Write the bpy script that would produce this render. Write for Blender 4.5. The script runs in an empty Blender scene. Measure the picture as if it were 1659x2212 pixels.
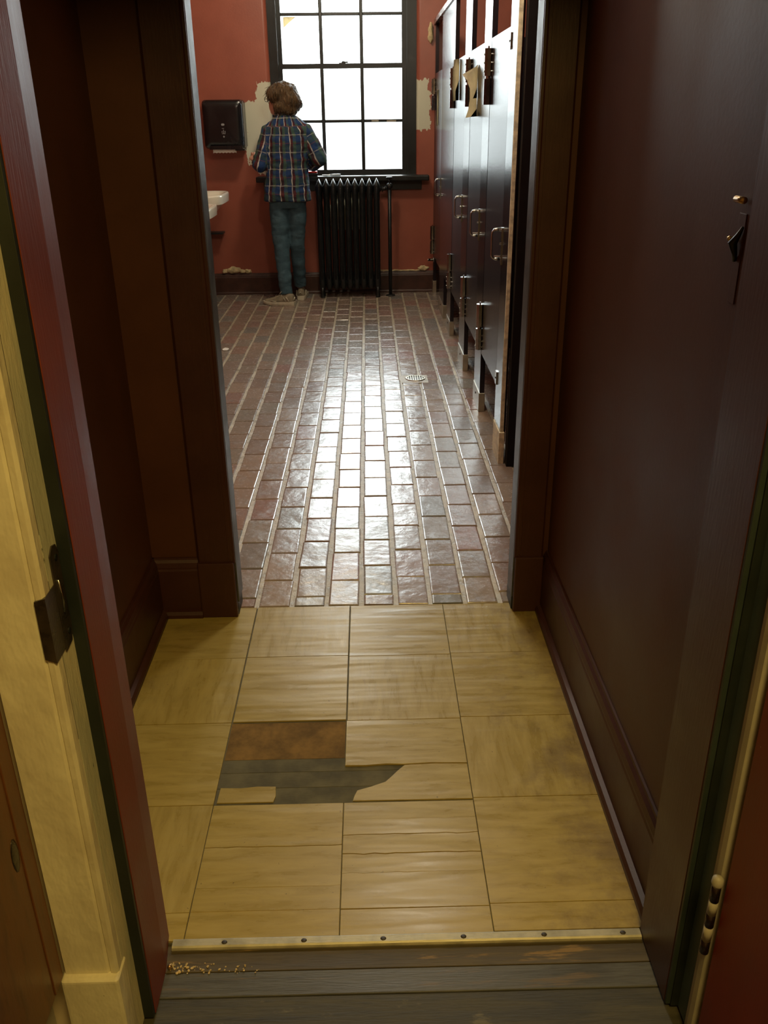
import bpy, bmesh, math, random
import numpy as np
from mathutils import Vector, Matrix, noise as mnoise

# ------------------------------------------------------------------ camera
SC = bpy.context.scene
COL = SC.collection
FPX, PITCH, YAW, ROLL, CAMH = 1880.89, 0.425814, 0.0139218, -0.0125228, 1.464857
_f = Vector((math.sin(YAW)*math.cos(PITCH), math.cos(YAW)*math.cos(PITCH), -math.sin(PITCH)))
_r = Vector((math.cos(YAW), -math.sin(YAW), 0)); _u = _r.cross(_f)
_R = _r*math.cos(ROLL) + _u*math.sin(ROLL); _U = -_r*math.sin(ROLL) + _u*math.cos(ROLL)
cd = bpy.data.cameras.new('camera'); cam = bpy.data.objects.new('camera', cd); COL.objects.link(cam)
cd.sensor_fit = 'VERTICAL'; cd.sensor_height = 24.0; cd.lens = FPX*24.0/2212; cd.clip_start = 0.02
cam.matrix_world = Matrix(((_R.x, _U.x, -_f.x, 0), (_R.y, _U.y, -_f.y, 0), (_R.z, _U.z, -_f.z, CAMH), (0, 0, 0, 1)))
SC.camera = cam

# ------------------------------------------------------------------ world, daylight, hallway lamp, exposure
w = bpy.data.worlds.new('overcast'); SC.world = w; w.use_nodes = True
wn = w.node_tree.nodes; wk = w.node_tree.links; bg = wn['Background']      # overcast sky over pale, bright surroundings
_tc = wn.new('ShaderNodeTexCoord'); _sx = wn.new('ShaderNodeSeparateXYZ'); wk.new(_tc.outputs['Generated'], _sx.inputs[0])
_mr = wn.new('ShaderNodeMapRange'); _mr.interpolation_type = 'SMOOTHSTEP'; wk.new(_sx.outputs[2], _mr.inputs[0])
_mr.inputs[1].default_value = -.02; _mr.inputs[2].default_value = .16; _mr.inputs[3].default_value = 3.2; _mr.inputs[4].default_value = 19.0
wk.new(_mr.outputs[0], bg.inputs[1]); bg.inputs[0].default_value = (0.92, 0.985, 1.0, 1)
def area(name, loc, rot, sx, sy, power, color, portal=False):
    l = bpy.data.lights.new(name, 'AREA'); l.shape = 'RECTANGLE'; l.size = sx; l.size_y = sy
    l.energy = power; l.color = color
    o = bpy.data.objects.new(name, l); COL.objects.link(o); o.location = loc; o.rotation_euler = rot
    if portal: l.cycles.is_portal = True
    return o
area('window_daylight_portal', (-0.18, 8.36, 1.83), (math.radians(-90), 0, 0), 1.3, 1.75, 1, (1, 1, 1), True)
area('hallway_ceiling_lamp_light', (0.35, -0.25, 2.58), (0, 0, 0), 0.5, 0.5, 40, (1.0, 0.71, 0.21))
LAMPS = [((0.17, 3.50, 2.62), 50, 'nearer'), ((-0.30, 6.55, 2.86), 50, 'farther')]     # globe lamps hanging from the bathroom ceiling
vs = SC.view_settings
vs.view_transform = 'Standard'; vs.look = 'None'; vs.gamma = 1.0; vs.exposure = 0.0; vs.use_curve_mapping = False
try:
    SC.cycles.max_bounces = 10; SC.cycles.diffuse_bounces = 6; SC.cycles.glossy_bounces = 5
    SC.cycles.transparent_max_bounces = 12; SC.cycles.sample_clamp_indirect = 6.0
    SC.cycles.caustics_refractive = False
except Exception: pass
rnd = random.Random(7)

# ------------------------------------------------------------------ material helpers
class NT:
    def __init__(s, name):
        s.m = bpy.data.materials.new(name); s.m.use_nodes = True
        s.t = s.m.node_tree; s.N = s.t.nodes; s.L = s.t.links
        s.b = s.N['Principled BSDF']; s.geo = None
    def put(s, sock, v):
        if isinstance(v, bpy.types.NodeSocket): s.L.new(v, sock)
        elif isinstance(v, (tuple, list)) and sock.type == 'RGBA': sock.default_value = (*v[:3], 1)
        else: sock.default_value = v
    def math(s, op, a, b=0.0, c=0.0, clamp=False):
        n = s.N.new('ShaderNodeMath'); n.operation = op; n.use_clamp = clamp
        for i, v in enumerate((a, b, c)): s.put(n.inputs[i], v)
        return n.outputs[0]
    def mix(s, f, a, b):
        n = s.N.new('ShaderNodeMix'); n.data_type = 'RGBA'
        s.put(n.inputs[0], f); s.put(n.inputs[6], a); s.put(n.inputs[7], b)
        return n.outputs[2]
    def obj(s): return s.N.new('ShaderNodeTexCoord').outputs['Object']
    def pos(s):
        if not s.geo: s.geo = s.N.new('ShaderNodeNewGeometry')
        return s.geo.outputs['Position']
    def xyz(s, v):
        n = s.N.new('ShaderNodeSeparateXYZ'); s.L.new(v, n.inputs[0]); return n.outputs
    def mapping(s, v, sc=(1, 1, 1), loc=(0, 0, 0), rot=(0, 0, 0)):
        n = s.N.new('ShaderNodeMapping'); s.L.new(v, n.inputs[0]); n.inputs['Scale'].default_value = sc
        s.put(n.inputs['Location'], loc); n.inputs['Rotation'].default_value = rot
        return n.outputs[0]
    def noise(s, v, scale, detail=4, rough=.55, dist=0.0):
        n = s.N.new('ShaderNodeTexNoise'); s.L.new(v, n.inputs['Vector'])
        n.inputs['Scale'].default_value = scale; n.inputs['Detail'].default_value = detail
        n.inputs['Roughness'].default_value = rough; n.inputs['Distortion'].default_value = dist
        return n.outputs['Fac']
    def step(s, v, lo, hi):
        n = s.N.new('ShaderNodeMapRange'); n.interpolation_type = 'SMOOTHSTEP'
        s.put(n.inputs[0], v); n.inputs[1].default_value = lo; n.inputs[2].default_value = hi
        return n.outputs[0]
    def rng(s, v, lo, hi, a, b):
        n = s.N.new('ShaderNodeMapRange'); s.put(n.inputs[0], v)
        n.inputs[1].default_value = lo; n.inputs[2].default_value = hi; n.inputs[3].default_value = a; n.inputs[4].default_value = b
        return n.outputs[0]
    def bump(s, h, strength=.3, dist=.004, prev=None):
        n = s.N.new('ShaderNodeBump'); s.L.new(h, n.inputs['Height']); n.inputs['Strength'].default_value = strength
        n.inputs['Distance'].default_value = dist
        if prev: s.L.new(prev, n.inputs['Normal'])
        return n.outputs[0]
    def orand(s): return s.N.new('ShaderNodeObjectInfo').outputs['Random']
    def attr(s, name):
        n = s.N.new('ShaderNodeAttribute'); n.attribute_name = name; return n.outputs['Fac']
    def set(s, **k):
        for a, v in k.items(): s.put(s.b.inputs[{'color': 'Base Color', 'rough': 'Roughness', 'metal': 'Metallic', 'normal': 'Normal',
            'spec': 'Specular IOR Level', 'coat': 'Coat Weight', 'coatr': 'Coat Roughness', 'sub': 'Subsurface Weight', 'alpha': 'Alpha'}[a]], v)
        return s.m

def paint(name, col, rough=.45, var=.25, nscale=6., bscale=60., bst=.25, grain=None, spec=.5, chip=None, metal=0.0):
    """plain paint / plastic / metal with tonal mottling, roughness variation and fine relief; chip=(colour, lo, hi, stretch)"""
    t = NT(name); p = t.obj()
    n1 = t.noise(p, nscale, 5)
    dark = tuple(c*(1-var) for c in col); lite = tuple(min(1, c*(1+var)) for c in col)
    c = t.mix(t.step(n1, .3, .7), dark, lite)
    if chip:
        cc, lo, hi, st = chip
        cn = t.noise(t.mapping(t.pos(), st), 1.0, 6, .65)
        c = t.mix(t.step(cn, lo, hi), c, cc)
    pb = t.mapping(p, grain) if grain else p
    nb = t.noise(pb, bscale, 3)
    return t.set(color=c, rough=t.rng(n1, .3, .7, max(0, rough-.06), rough+.08), normal=t.bump(nb, bst, .002), spec=spec, metal=metal)

M = {}
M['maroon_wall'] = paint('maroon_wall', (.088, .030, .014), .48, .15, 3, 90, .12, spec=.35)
M['maroon_trim'] = paint('maroon_trim', (.055, .016, .010), .42, .15, 5, 40, .15, (4, 4, .6))
M['red_jamb'] = paint('red_jamb', (.17, .030, .014), .5, .15, 5, 40, .2, (6, 6, .5), chip=((.35, .26, .2), .715, .73, (26, 26, 9)))
M['red_door'] = paint('red_door', (.20, .020, .006), .5, .15, 4, 40, .2, (5, 5, .4), chip=((.5, .36, .26), .74, .75, (38, 38, 26)))
M['green_black'] = paint('green_black', (.012, .016, .012), .5, .3)
M['dark_green'] = paint('dark_green', (.028, .04, .032), .5, .3)
M['teal'] = paint('teal', (.07, .105, .115), .5, .2, chip=((.28, .26, .13), .66, .7, (30, 30, 8)))
M['black_trim'] = paint('black_trim', (.006, .009, .009), .36, .3, 8, 50, .2)
M['jamb_black'] = paint('jamb_black', (.055, .055, .052), .40, .35, 14, 60, .25, (6, 6, .5), chip=((.20, .18, .14), .60, .70, (60, 60, 4)))
M['iron'] = paint('iron', (.008, .010, .010), .42, .3, 20, 70, .3, spec=.5)
M['cream_chip'] = paint('cream_chip', (.40, .36, .27), .5, .15, 8, 40, .3, chip=((.12, .09, .04), .66, .7, (40, 40, 7)))
M['ceil'] = paint('ceil', (.72, .70, .62), .7, .06)
M['hall_wall'] = paint('hall_wall', (.62, .52, .36), .6, .08)
M['porcelain'] = paint('porcelain', (.80, .77, .66), .16, .04, 5, 20, .03)
M['dark_plastic'] = paint('dark_plastic', (.006, .007, .008), .22, .1, 5, 80, .06)
M['grey_mark'] = paint('grey_mark', (.28, .29, .30), .4, .1)
M['paper_white'] = paint('paper_white', (.80, .78, .72), .8, .05)
M['masking_tape'] = paint('masking_tape', (.72, .62, .42), .6, .1, 12, 60, .2)
M['bronze'] = paint('bronze', (.16, .115, .075), .3, .2, 10, 40, .08, metal=.9)
M['dark_bronze'] = paint('dark_bronze', (.07, .048, .045), .28, .15, 10, 40, .06, metal=.9)
M['chrome'] = paint('chrome', (.40, .40, .375), .22, .1, 14, 60, .06, metal=1.0)
M['steel_shoe'] = paint('steel_shoe', (.50, .46, .38), .38, .15, 20, 60, .1, (1, 1, .3), metal=1.0)
M['particle_core'] = paint('particle_core', (.74, .66, .46), .75, .25, 40, 200, .4)
M['alum'] = paint('alum', (.44, .40, .28), .45, .2, 24, 80, .2, (.5, 3, 3), metal=.35)
M['nail'] = paint('nail', (.04, .03, .02), .5, .3)
M['old_plate'] = paint('old_plate', (.030, .022, .015), .3, .4, 30, 70, .5)
M['brass'] = paint('brass', (.55, .36, .18), .35, .2, 20, 60, .2, metal=.9)
M['foam'] = paint('foam', (.62, .50, .28), .85, .25, 30, 80, .8)
M['skin'] = paint('skin', (.55, .30, .21), .5, .1, 10, 120, .1)
M['shoe_tan'] = paint('shoe_tan', (.22, .185, .125), .7, .25, 25, 160, .4)
M['shoe_sole'] = paint('shoe_sole', (.52, .48, .37), .7, .15, 25, 120, .3)
M['lace'] = paint('lace', (.55, .50, .40), .8, .1)
M['red_case'] = paint('red_case', (.45, .02, .015), .35, .1)
M['debris'] = paint('debris', (.55, .42, .22), .8, .35, 50)
M['exterior'] = paint('exterior', (.6, .6, .6), .8, .1)

def m_cream():
    t = NT('cream_paint'); p = t.pos(); x = t.xyz(p)
    n = t.noise(p, 9, 5); c = t.mix(t.step(n, .3, .7), (.60, .53, .36), (.72, .66, .46))
    ch = t.noise(t.mapping(p, (70, 70, 16)), 1.0, 5, .7)
    c = t.mix(t.step(ch, .70, .72), c, (.10, .08, .03))
    ba = t.noise(t.mapping(p, (30, 30, 12)), 1.0, 3); bb = t.noise(p, 140, 2)
    return t.set(color=c, rough=.42, normal=t.bump(bb, .2, .001, t.bump(ba, .8, .005)))
M['cream'] = m_cream()
def m_cream_edge():
    t = NT('cream_edge'); p = t.pos(); x = t.xyz(p)
    n = t.noise(t.mapping(p, (20, 20, 6)), 1, 5)
    c = t.mix(t.step(n, .35, .65), (.50, .50, .36), (.68, .62, .42))
    ch = t.noise(t.mapping(p, (90, 90, 22)), 1.0, 5, .7)
    c = t.mix(t.step(ch, .66, .69), c, (.09, .10, .05))
    return t.set(color=c, rough=.42, normal=t.bump(ch, .5, .003))
M['cream_edge'] = m_cream_edge()

def m_redwall():
    t = NT('bathroom_red_wall'); p = t.pos(); x = t.xyz(p)
    n = t.noise(p, 5, 4)
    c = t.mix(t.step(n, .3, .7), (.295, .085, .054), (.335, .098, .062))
    # unpainted primer patches brushed beside the window
    w1 = t.noise(t.mapping(p, (8, 1, 8)), 1, 4, .6); w2 = t.noise(t.mapping(p, (60, 1, 9)), 1, 3, .6)
    wob = t.math('ADD', t.math('MULTIPLY', t.math('SUBTRACT', w1, .5), .16), t.math('MULTIPLY', t.math('SUBTRACT', w2, .5), .045))
    xx = t.math('ADD', x[0], wob); w3 = t.noise(t.mapping(p, (45, 1, 5)), 1, 3, .6)
    zz = t.math('ADD', x[2], t.math('MULTIPLY', t.math('SUBTRACT', w3, .5), .08))
    def box(x0, x1, z0, z1):
        a = t.math('MULTIPLY', t.math('GREATER_THAN', xx, x0), t.math('LESS_THAN', xx, x1))
        b = t.math('MULTIPLY', t.math('GREATER_THAN', zz, z0), t.math('LESS_THAN', zz, z1))
        return t.math('MULTIPLY', a, b)
    far = t.math('GREATER_THAN', x[1], 8.0)
    patch = t.math('MAXIMUM', t.math('MAXIMUM', box(-1.03, -.60, 1.10, 1.60), box(-.92, -.60, 1.02, 1.74)), t.math('MAXIMUM', box(.36, .537, 1.36, 1.75), box(-.34, -.05, .55, .93)))
    patch = t.math('MULTIPLY', patch, far)
    c = t.mix(patch, c, (.62, .62, .48))
    bn = t.noise(p, 70, 3)
    return t.set(color=c, rough=.36, normal=t.bump(bn, .25, .002))
M['bath_red'] = m_redwall()

def m_brick(src):
    t = NT('glazed_brick_' + src)
    r = t.orand() if src == 'object' else t.attr('rnd')
    p = t.pos()
    cr = t.N.new('ShaderNodeValToRGB'); t.L.new(r, cr.inputs[0]); e = cr.color_ramp; e.interpolation = 'LINEAR'
    stops = [(0, (.27, .185, .145)), (.2, (.23, .185, .155)), (.4, (.31, .23, .175)), (.55, (.25, .20, .16)), (.72, (.28, .165, .135)), (.86, (.20, .195, .18)), (1, (.26, .215, .17))]
    e.elements[0].position, e.elements[0].color = stops[0][0], (*stops[0][1], 1)
    e.elements[1].position, e.elements[1].color = stops[-1][0], (*stops[-1][1], 1)
    for a, c in stops[1:-1]:
        el = e.elements.new(a); el.color = (*c, 1)
    n = t.noise(p, 14, 6, .65); n2 = t.noise(p, 55, 5, .7)
    c = t.mix(t.math('MULTIPLY', t.step(n, .45, .75), .55), cr.outputs[0], (.15, .135, .12))
    c = t.mix(t.math('MULTIPLY', t.step(n2, .62, .72), .5), c, (.05, .035, .03))
    rg = t.math('ADD', t.rng(n, .3, .7, .17, .30), t.math('MULTIPLY', t.step(n2, .5, .7), .10))
    nb = t.noise(p, 9, 2, .5); nc = t.noise(p, 38, 4, .6)
    return t.set(color=c, rough=rg, spec=.75, normal=t.bump(nc, .33, .003, t.bump(nb, .30, .012)))
M['brick_object'] = m_brick('object'); M['brick_attr'] = m_brick('attr')
def m_mortar():
    t = NT('floor_mortar'); p = t.pos(); n = t.noise(p, 16, 5, .65); g = t.noise(p, 160, 4, .7)
    c = t.mix(t.step(n, .3, .7), (.33, .29, .21), (.55, .49, .37))
    return t.set(color=c, rough=t.rng(n, .3, .7, .22, .42), normal=t.bump(g, .5, .004, t.bump(t.noise(p, 30, 3), .5, .01)))
M['mortar'] = m_mortar()

def m_tile():
    t = NT('vinyl_tile'); p = t.obj(); r = t.orand(); wp = t.pos(); wx = t.xyz(wp)
    off = t.N.new('ShaderNodeCombineXYZ'); t.L.new(t.math('MULTIPLY', r, 37.0), off.inputs[0]); t.L.new(t.math('MULTIPLY', r, 91.0), off.inputs[1])
    pv = t.N.new('ShaderNodeVectorMath'); pv.operation = 'ADD'; t.L.new(p, pv.inputs[0]); t.L.new(off.outputs[0], pv.inputs[1]); pv = pv.outputs[0]
    s1 = t.noise(t.mapping(pv, (7, 38, 7)), 1, 6, .6, .4); s2 = t.noise(t.mapping(pv, (22, 130, 20)), 1, 4, .6)
    c = t.mix(t.step(s1, .33, .68), (.365, .270, .074), (.46, .348, .105))
    c = t.mix(t.math('MULTIPLY', t.step(s2, .58, .75), .28), c, (.20, .14, .06))
    c = t.mix(t.math('MULTIPLY', r, .16), c, (.28, .22, .11))
    sp = t.noise(wp, 95, 3, .6); c = t.mix(t.math('MULTIPLY', t.step(sp, .69, .74), .75), c, (.10, .065, .03))
    g = t.noise(wp, 7.5, 6, .7)                       # ground-in grime along the right-hand wall and in worn blotches
    gx = t.math('ADD', t.rng(wx[0], .22, .56, 0, .34), t.rng(wx[0], -.5, -.70, 0, .16))
    c = t.mix(t.math('MULTIPLY', t.step(t.math('ADD', g, gx), .60, .95), .74), c, (.14, .09, .045))
    w1 = t.noise(t.mapping(wp, (2.2, 16, 1)), 1, 2, .5); w2 = t.noise(wp, 120, 4)
    return t.set(color=c, rough=t.rng(s1, .3, .7, .24, .36), spec=.36, normal=t.bump(w2, .10, .001, t.bump(w1, .36, .012)))
M['tile'] = m_tile()
M['underlay'] = paint('underlay', (.125, .112, .072), .8, .3, 12, 40, .3, (1, 6, 1), spec=.2)
def m_adh():
    t = NT('adhesive'); p = t.pos(); n = t.noise(p, 11, 6, .7); n2 = t.noise(t.mapping(p, (22, 5, 1)), 1, 4)
    c = t.mix(t.step(n, .3, .7), (.13, .075, .018), (.27, .155, .040)); c = t.mix(t.math('MULTIPLY', t.step(n2, .55, .75), .5), c, (.09, .05, .02))
    return t.set(color=c, rough=.8, normal=t.bump(n, .3, .003), spec=.2)
M['adhesive'] = m_adh()
def m_wood(name, a, b, rough, sc, chip=None, spec=.5):
    t = NT(name); p = t.obj(); q = t.mapping(p, sc)
    n = t.noise(q, 1, 6, .62, .6); f = t.noise(t.mapping(p, tuple(s*6 for s in sc)), 1, 4, .6)
    c = t.mix(t.step(n, .3, .7), a, b); c = t.mix(t.math('MULTIPLY', t.step(f, .5, .75), .5), c, tuple(x*.35 for x in a))
    if chip:
        k = t.noise(t.mapping(p, chip[1]), 1, 5, .65); c = t.mix(t.step(k, chip[2], chip[3]), c, chip[0])
    return t.set(color=c, rough=t.rng(n, .3, .7, rough-.08, rough+.1), normal=t.bump(f, .3, .002), spec=spec)
M['sill_wood'] = m_wood('sill_wood', (.062, .046, .022), (.115, .088, .046), .55, (3, 45, 20), ((.24, .15, .05), (5, 50, 4), .60, .68))
M['sill_grey'] = m_wood('sill_grey', (.060, .056, .044), (.105, .100, .084), .40, (4, 50, 20), ((.13, .09, .045), (5, 60, 4), .58, .68))
M['hall_board'] = m_wood('hall_board', (.034, .030, .016), (.074, .064, .036), .55, (4, 40, 20), ((.13, .11, .06), (9, 24, 4), .60, .70))
M['varnish'] = m_wood('varnish', (.105, .036, .010), (.18, .066, .018), .36, (30, 7, 1.6))
def m_laminate(name, rg):
    t = NT(name); p = t.pos(); n = t.noise(p, 170, 3, .5)
    s = t.noise(t.mapping(p, (60, 28, 1.6)), 1, 5, .65); x = t.xyz(p)
    low = t.math('MULTIPLY', t.step(s, .58, .78), .35)          # dried cleaning streaks
    c = t.mix(low, (.017, .012, .015), (.075, .068, .066))
    return t.set(color=c, rough=rg, spec=.45, normal=t.bump(n, .22, .0012))
M['laminate'] = m_laminate('stall_laminate', .20); M['laminate_door'] = m_laminate('stall_door_laminate', .27)
M['laminate_edge'] = paint('laminate_edge', (.004, .004, .005), .5, .2, spec=.25)
def m_glass():
    t = NT('window_glass'); N = t.N; out = N['Material Output']; N.remove(t.b)
    tr = N.new('ShaderNodeBsdfTransparent'); tr.inputs[0].default_value = (.97, .99, .985, 1)
    gl = N.new('ShaderNodeBsdfGlossy'); gl.inputs['Roughness'].default_value = .03
    fr = N.new('ShaderNodeFresnel'); fr.inputs[0].default_value = 1.45
    gm = N.new('ShaderNodeNewGeometry'); dn = t.noise(gm.outputs['Position'], 30, 4)
    k = t.math('ADD', t.math('MULTIPLY', fr.outputs[0], .8), t.math('MULTIPLY', t.step(dn, .5, .8), .02), clamp=True)
    mx = N.new('ShaderNodeMixShader'); t.L.new(k, mx.inputs[0]); t.L.new(tr.outputs[0], mx.inputs[1]); t.L.new(gl.outputs[0], mx.inputs[2])
    t.L.new(mx.outputs[0], out.inputs[0]); return t.m
M['glass'] = m_glass()
def m_plaid():
    t = NT('plaid_flannel'); u = t.attr('pu'); v = t.attr('pv')
    def band(c, per, at, wd):
        f = t.math('FRACT', t.math('ADD', t.math('DIVIDE', c, per), 100.0 - at))
        return t.math('SUBTRACT', 1.0, t.step(t.math('ABSOLUTE', t.math('SUBTRACT', f, .5)), wd*.42, wd*.62)) 
    P = .104; wob = t.noise(t.obj(), 9, 2); u = t.math('ADD', u, t.math('MULTIPLY', t.math('SUBTRACT', wob, .5), .035))
    v = t.math('ADD', v, t.math('MULTIPLY', t.math('SUBTRACT', wob, .5), .02)); V = P*1.22
    br = t.rng(t.noise(t.obj(), 30, 3), .35, .65, .35, 1.0)
    c = (.017, .037, .098)
    c = t.mix(t.math('MULTIPLY', band(u, P, .44, .25), .85), c, (.062, .105, .060))
    c = t.mix(t.math('MULTIPLY', band(v, V, .35, .30), .55), c, (.030, .060, .060))
    c = t.mix(t.math('MULTIPLY', band(v, V, .85, .25), .60), c, (.016, .045, .150))
    c = t.mix(t.math('MULTIPLY', band(u, P, .17, .22), .90), c, (.036, .013, .015))
    c = t.mix(t.math('MULTIPLY', t.math('MULTIPLY', band(u, P, .17, .20), band(v, V, .62, .35)), .6), c, (.10, .022, .022))
    c = t.mix(t.math('MULTIPLY', band(v, V, .60, .05), .45), c, (.14, .04, .04))
    c = t.mix(t.math('MULTIPLY', band(u, P, .02, .075), br), c, (.50, .47, .41))
    c = t.mix(t.math('MULTIPLY', t.math('MULTIPLY', band(v, V, .08, .05), .55), br), c, (.46, .45, .39))
    p = t.obj(); f = t.noise(p, 260, 2); wv = t.noise(p, 22, 3)
    return t.set(color=c, rough=.85, normal=t.bump(f, .25, .002, t.bump(wv, .35, .02)), spec=.2)
M['plaid'] = m_plaid()
def m_denim():
    t = NT('denim'); p = t.obj(); n = t.noise(p, 12, 4); f = t.noise(t.mapping(p, (300, 300, 120)), 1, 2)
    wr = t.noise(t.mapping(p, (7, 7, 15)), 1, 3, .5, .8)
    c = t.mix(t.step(n, .3, .7), (.050, .095, .125), (.075, .135, .170)); c = t.mix(t.math('MULTIPLY', t.step(f, .4, .7), .35), c, (.025, .045, .06))
    return t.set(color=c, rough=.85, normal=t.bump(f, .2, .001, t.bump(wr, .4, .03)), spec=.2)
M['denim'] = m_denim()
def m_hair():
    t = NT('brown_hair'); p = t.obj(); s = t.noise(t.mapping(p, (70, 70, 14)), 1, 4, .6, 1.2)
    c = t.mix(t.step(s, .3, .7), (.036, .020, .008), (.135, .078, .032))
    return t.set(color=c, rough=.5, normal=t.bump(s, .8, .02), spec=.4)
M['hair'] = m_hair()

# ------------------------------------------------------------------ mesh helpers
def tag(o, label=None, cat=None, group=None, kind=None):
    if label: o['label'] = label
    if cat: o['category'] = cat
    if group: o['group'] = group
    if kind: o['kind'] = kind
    return o
def wloc(o):
    v = Vector((0, 0, 0))
    while o: v += o.location; o = o.parent
    return v
def empty(name, loc, label=None, cat=None, group=None, kind=None):
    o = bpy.data.objects.new(name, None); COL.objects.link(o); o.location = loc; o.empty_display_size = .05
    return tag(o, label, cat, group, kind)
def link(name, me, mat, parent=None, loc=None):
    o = bpy.data.objects.new(name, me); COL.objects.link(o)
    if mat and not me.materials: me.materials.append(M[mat] if isinstance(mat, str) else mat)
    if loc is not None: o.location = loc
    if parent: o.parent = parent
    return o
def fin(name, bm, mat, parent=None, smooth=False, bevel=0, seg=2):
    """world-space bmesh -> object with its origin at the base centre, parented without rotation"""
    if bevel: bmesh.ops.bevel(bm, geom=[e for e in bm.edges if e.calc_face_angle(0) > .5], offset=bevel, segments=seg, affect='EDGES', profile=.6, clamp_overlap=True)
    bmesh.ops.recalc_face_normals(bm, faces=bm.faces)
    co = [v.co for v in bm.verts]
    lo = [min(c[i] for c in co) for i in range(3)]; hi = [max(c[i] for c in co) for i in range(3)]
    c = Vector(((lo[0]+hi[0])/2, (lo[1]+hi[1])/2, lo[2]))
    for v in bm.verts: v.co -= c
    me = bpy.data.meshes.new(name); bm.to_mesh(me); bm.free()
    if smooth:
        for p in me.polygons: p.use_smooth = True
    o = link(name, me, mat, parent)
    o.location = c - (wloc(parent) if parent else Vector((0, 0, 0)))
    return o
def fins(name, bm, mat, parent=None, smooth=False, bevel=0, seg=2):
    """fin() for every connected piece of the bmesh: one object each"""
    seen = set(); out = []
    for v0 in list(bm.verts):
        if v0 in seen: continue
        st_, comp = [v0], []
        seen.add(v0)
        while st_:
            v = st_.pop(); comp.append(v)
            for e in v.link_edges:
                q = e.other_vert(v)
                if q not in seen: seen.add(q); st_.append(q)
        nb = bmesh.new(); mp = {v: nb.verts.new(v.co) for v in comp}
        for f in {f for v in comp for f in v.link_faces}: nb.faces.new([mp[v] for v in f.verts])
        out.append(fin(name, nb, mat, parent, smooth, bevel, seg))
    bm.free(); return out
def bx(bm, x0, x1, y0, y1, z0, z1):
    r = bmesh.ops.create_cube(bm, size=1)['verts']
    for v in r: v.co = Vector((x0 + (v.co.x+.5)*(x1-x0), y0 + (v.co.y+.5)*(y1-y0), z0 + (v.co.z+.5)*(z1-z0)))
    return r
def box(name, x0, x1, y0, y1, z0, z1, mat, parent=None, bevel=0, seg=2):
    bm = bmesh.new(); bx(bm, x0, x1, y0, y1, z0, z1); return fin(name, bm, mat, parent, False, bevel, seg)
def boxes(name, L, mat, parent=None, bevel=0):
    bm = bmesh.new()
    for b in L: bx(bm, *b)
    return fins(name, bm, mat, parent, False, bevel)[0]
def prism(bm, pts, axis, a0, a1):
    """extrude a 2-D outline along an axis ('x','y','z')"""
    def P(p, a): return {'x': (a, p[0], p[1]), 'y': (p[0], a, p[1]), 'z': (p[0], p[1], a)}[axis]
    A = [bm.verts.new(P(p, a0)) for p in pts]; B = [bm.verts.new(P(p, a1)) for p in pts]
    n = len(pts); bm.faces.new(A); bm.faces.new(B[::-1])
    for i in range(n): bm.faces.new((A[i], B[i], B[(i+1) % n], A[(i+1) % n]))
def tube(bm, pts, rad, n=10, flat=1.0, cap=True):
    """tube through points; rad = number or list; flat squashes the second cross axis"""
    pts = [Vector(p) for p in pts]; m = len(pts)
    if not hasattr(rad, '__len__'): rad = [rad]*m
    up = None; rings = []
    for i in range(m):
        t = (pts[min(i+1, m-1)] - pts[max(i-1, 0)]).normalized()
        if up is None: up = Vector((0, 0, 1)) if abs(t.z) < .9 else Vector((1, 0, 0))
        s = t.cross(up)
        if s.length < 1e-5: s = t.orthogonal()
        s.normalize(); up = s.cross(t).normalized()
        rings.append([bm.verts.new(pts[i] + s*math.cos(a)*rad[i] + up*math.sin(a)*rad[i]*flat) for a in [2*math.pi*k/n for k in range(n)]])
    for a, b in zip(rings, rings[1:]):
        for k in range(n): bm.faces.new((a[k], a[(k+1) % n], b[(k+1) % n], b[k]))
    if cap: bm.faces.new(rings[0][::-1]); bm.faces.new(rings[-1])
def loft(bm, secs, n=20, power=2.0):
    """stack of super-ellipse sections (cx, cy, z, hx, hy) along z"""
    rings = []
    for cx, cy, z, hx, hy in secs:
        r = []
        for k in range(n):
            a = 2*math.pi*k/n; c, s = math.cos(a), math.sin(a)
            r.append(bm.verts.new((cx + hx*math.copysign(abs(c)**(2/power), c), cy + hy*math.copysign(abs(s)**(2/power), s), z)))
        rings.append(r)
    for a, b in zip(rings, rings[1:]):
        for k in range(n): bm.faces.new((a[k], a[(k+1) % n], b[(k+1) % n], b[k]))
    bm.faces.new(rings[0][::-1]); bm.faces.new(rings[-1])
def ball(bm, c, r, sub=2):
    v = bmesh.ops.create_icosphere(bm, subdivisions=sub, radius=1)['verts']
    rr = r if hasattr(r, '__len__') else (r, r, r)
    for p in v: p.co = Vector((c[0]+p.co.x*rr[0], c[1]+p.co.y*rr[1], c[2]+p.co.z*rr[2]))
    return v
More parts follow.
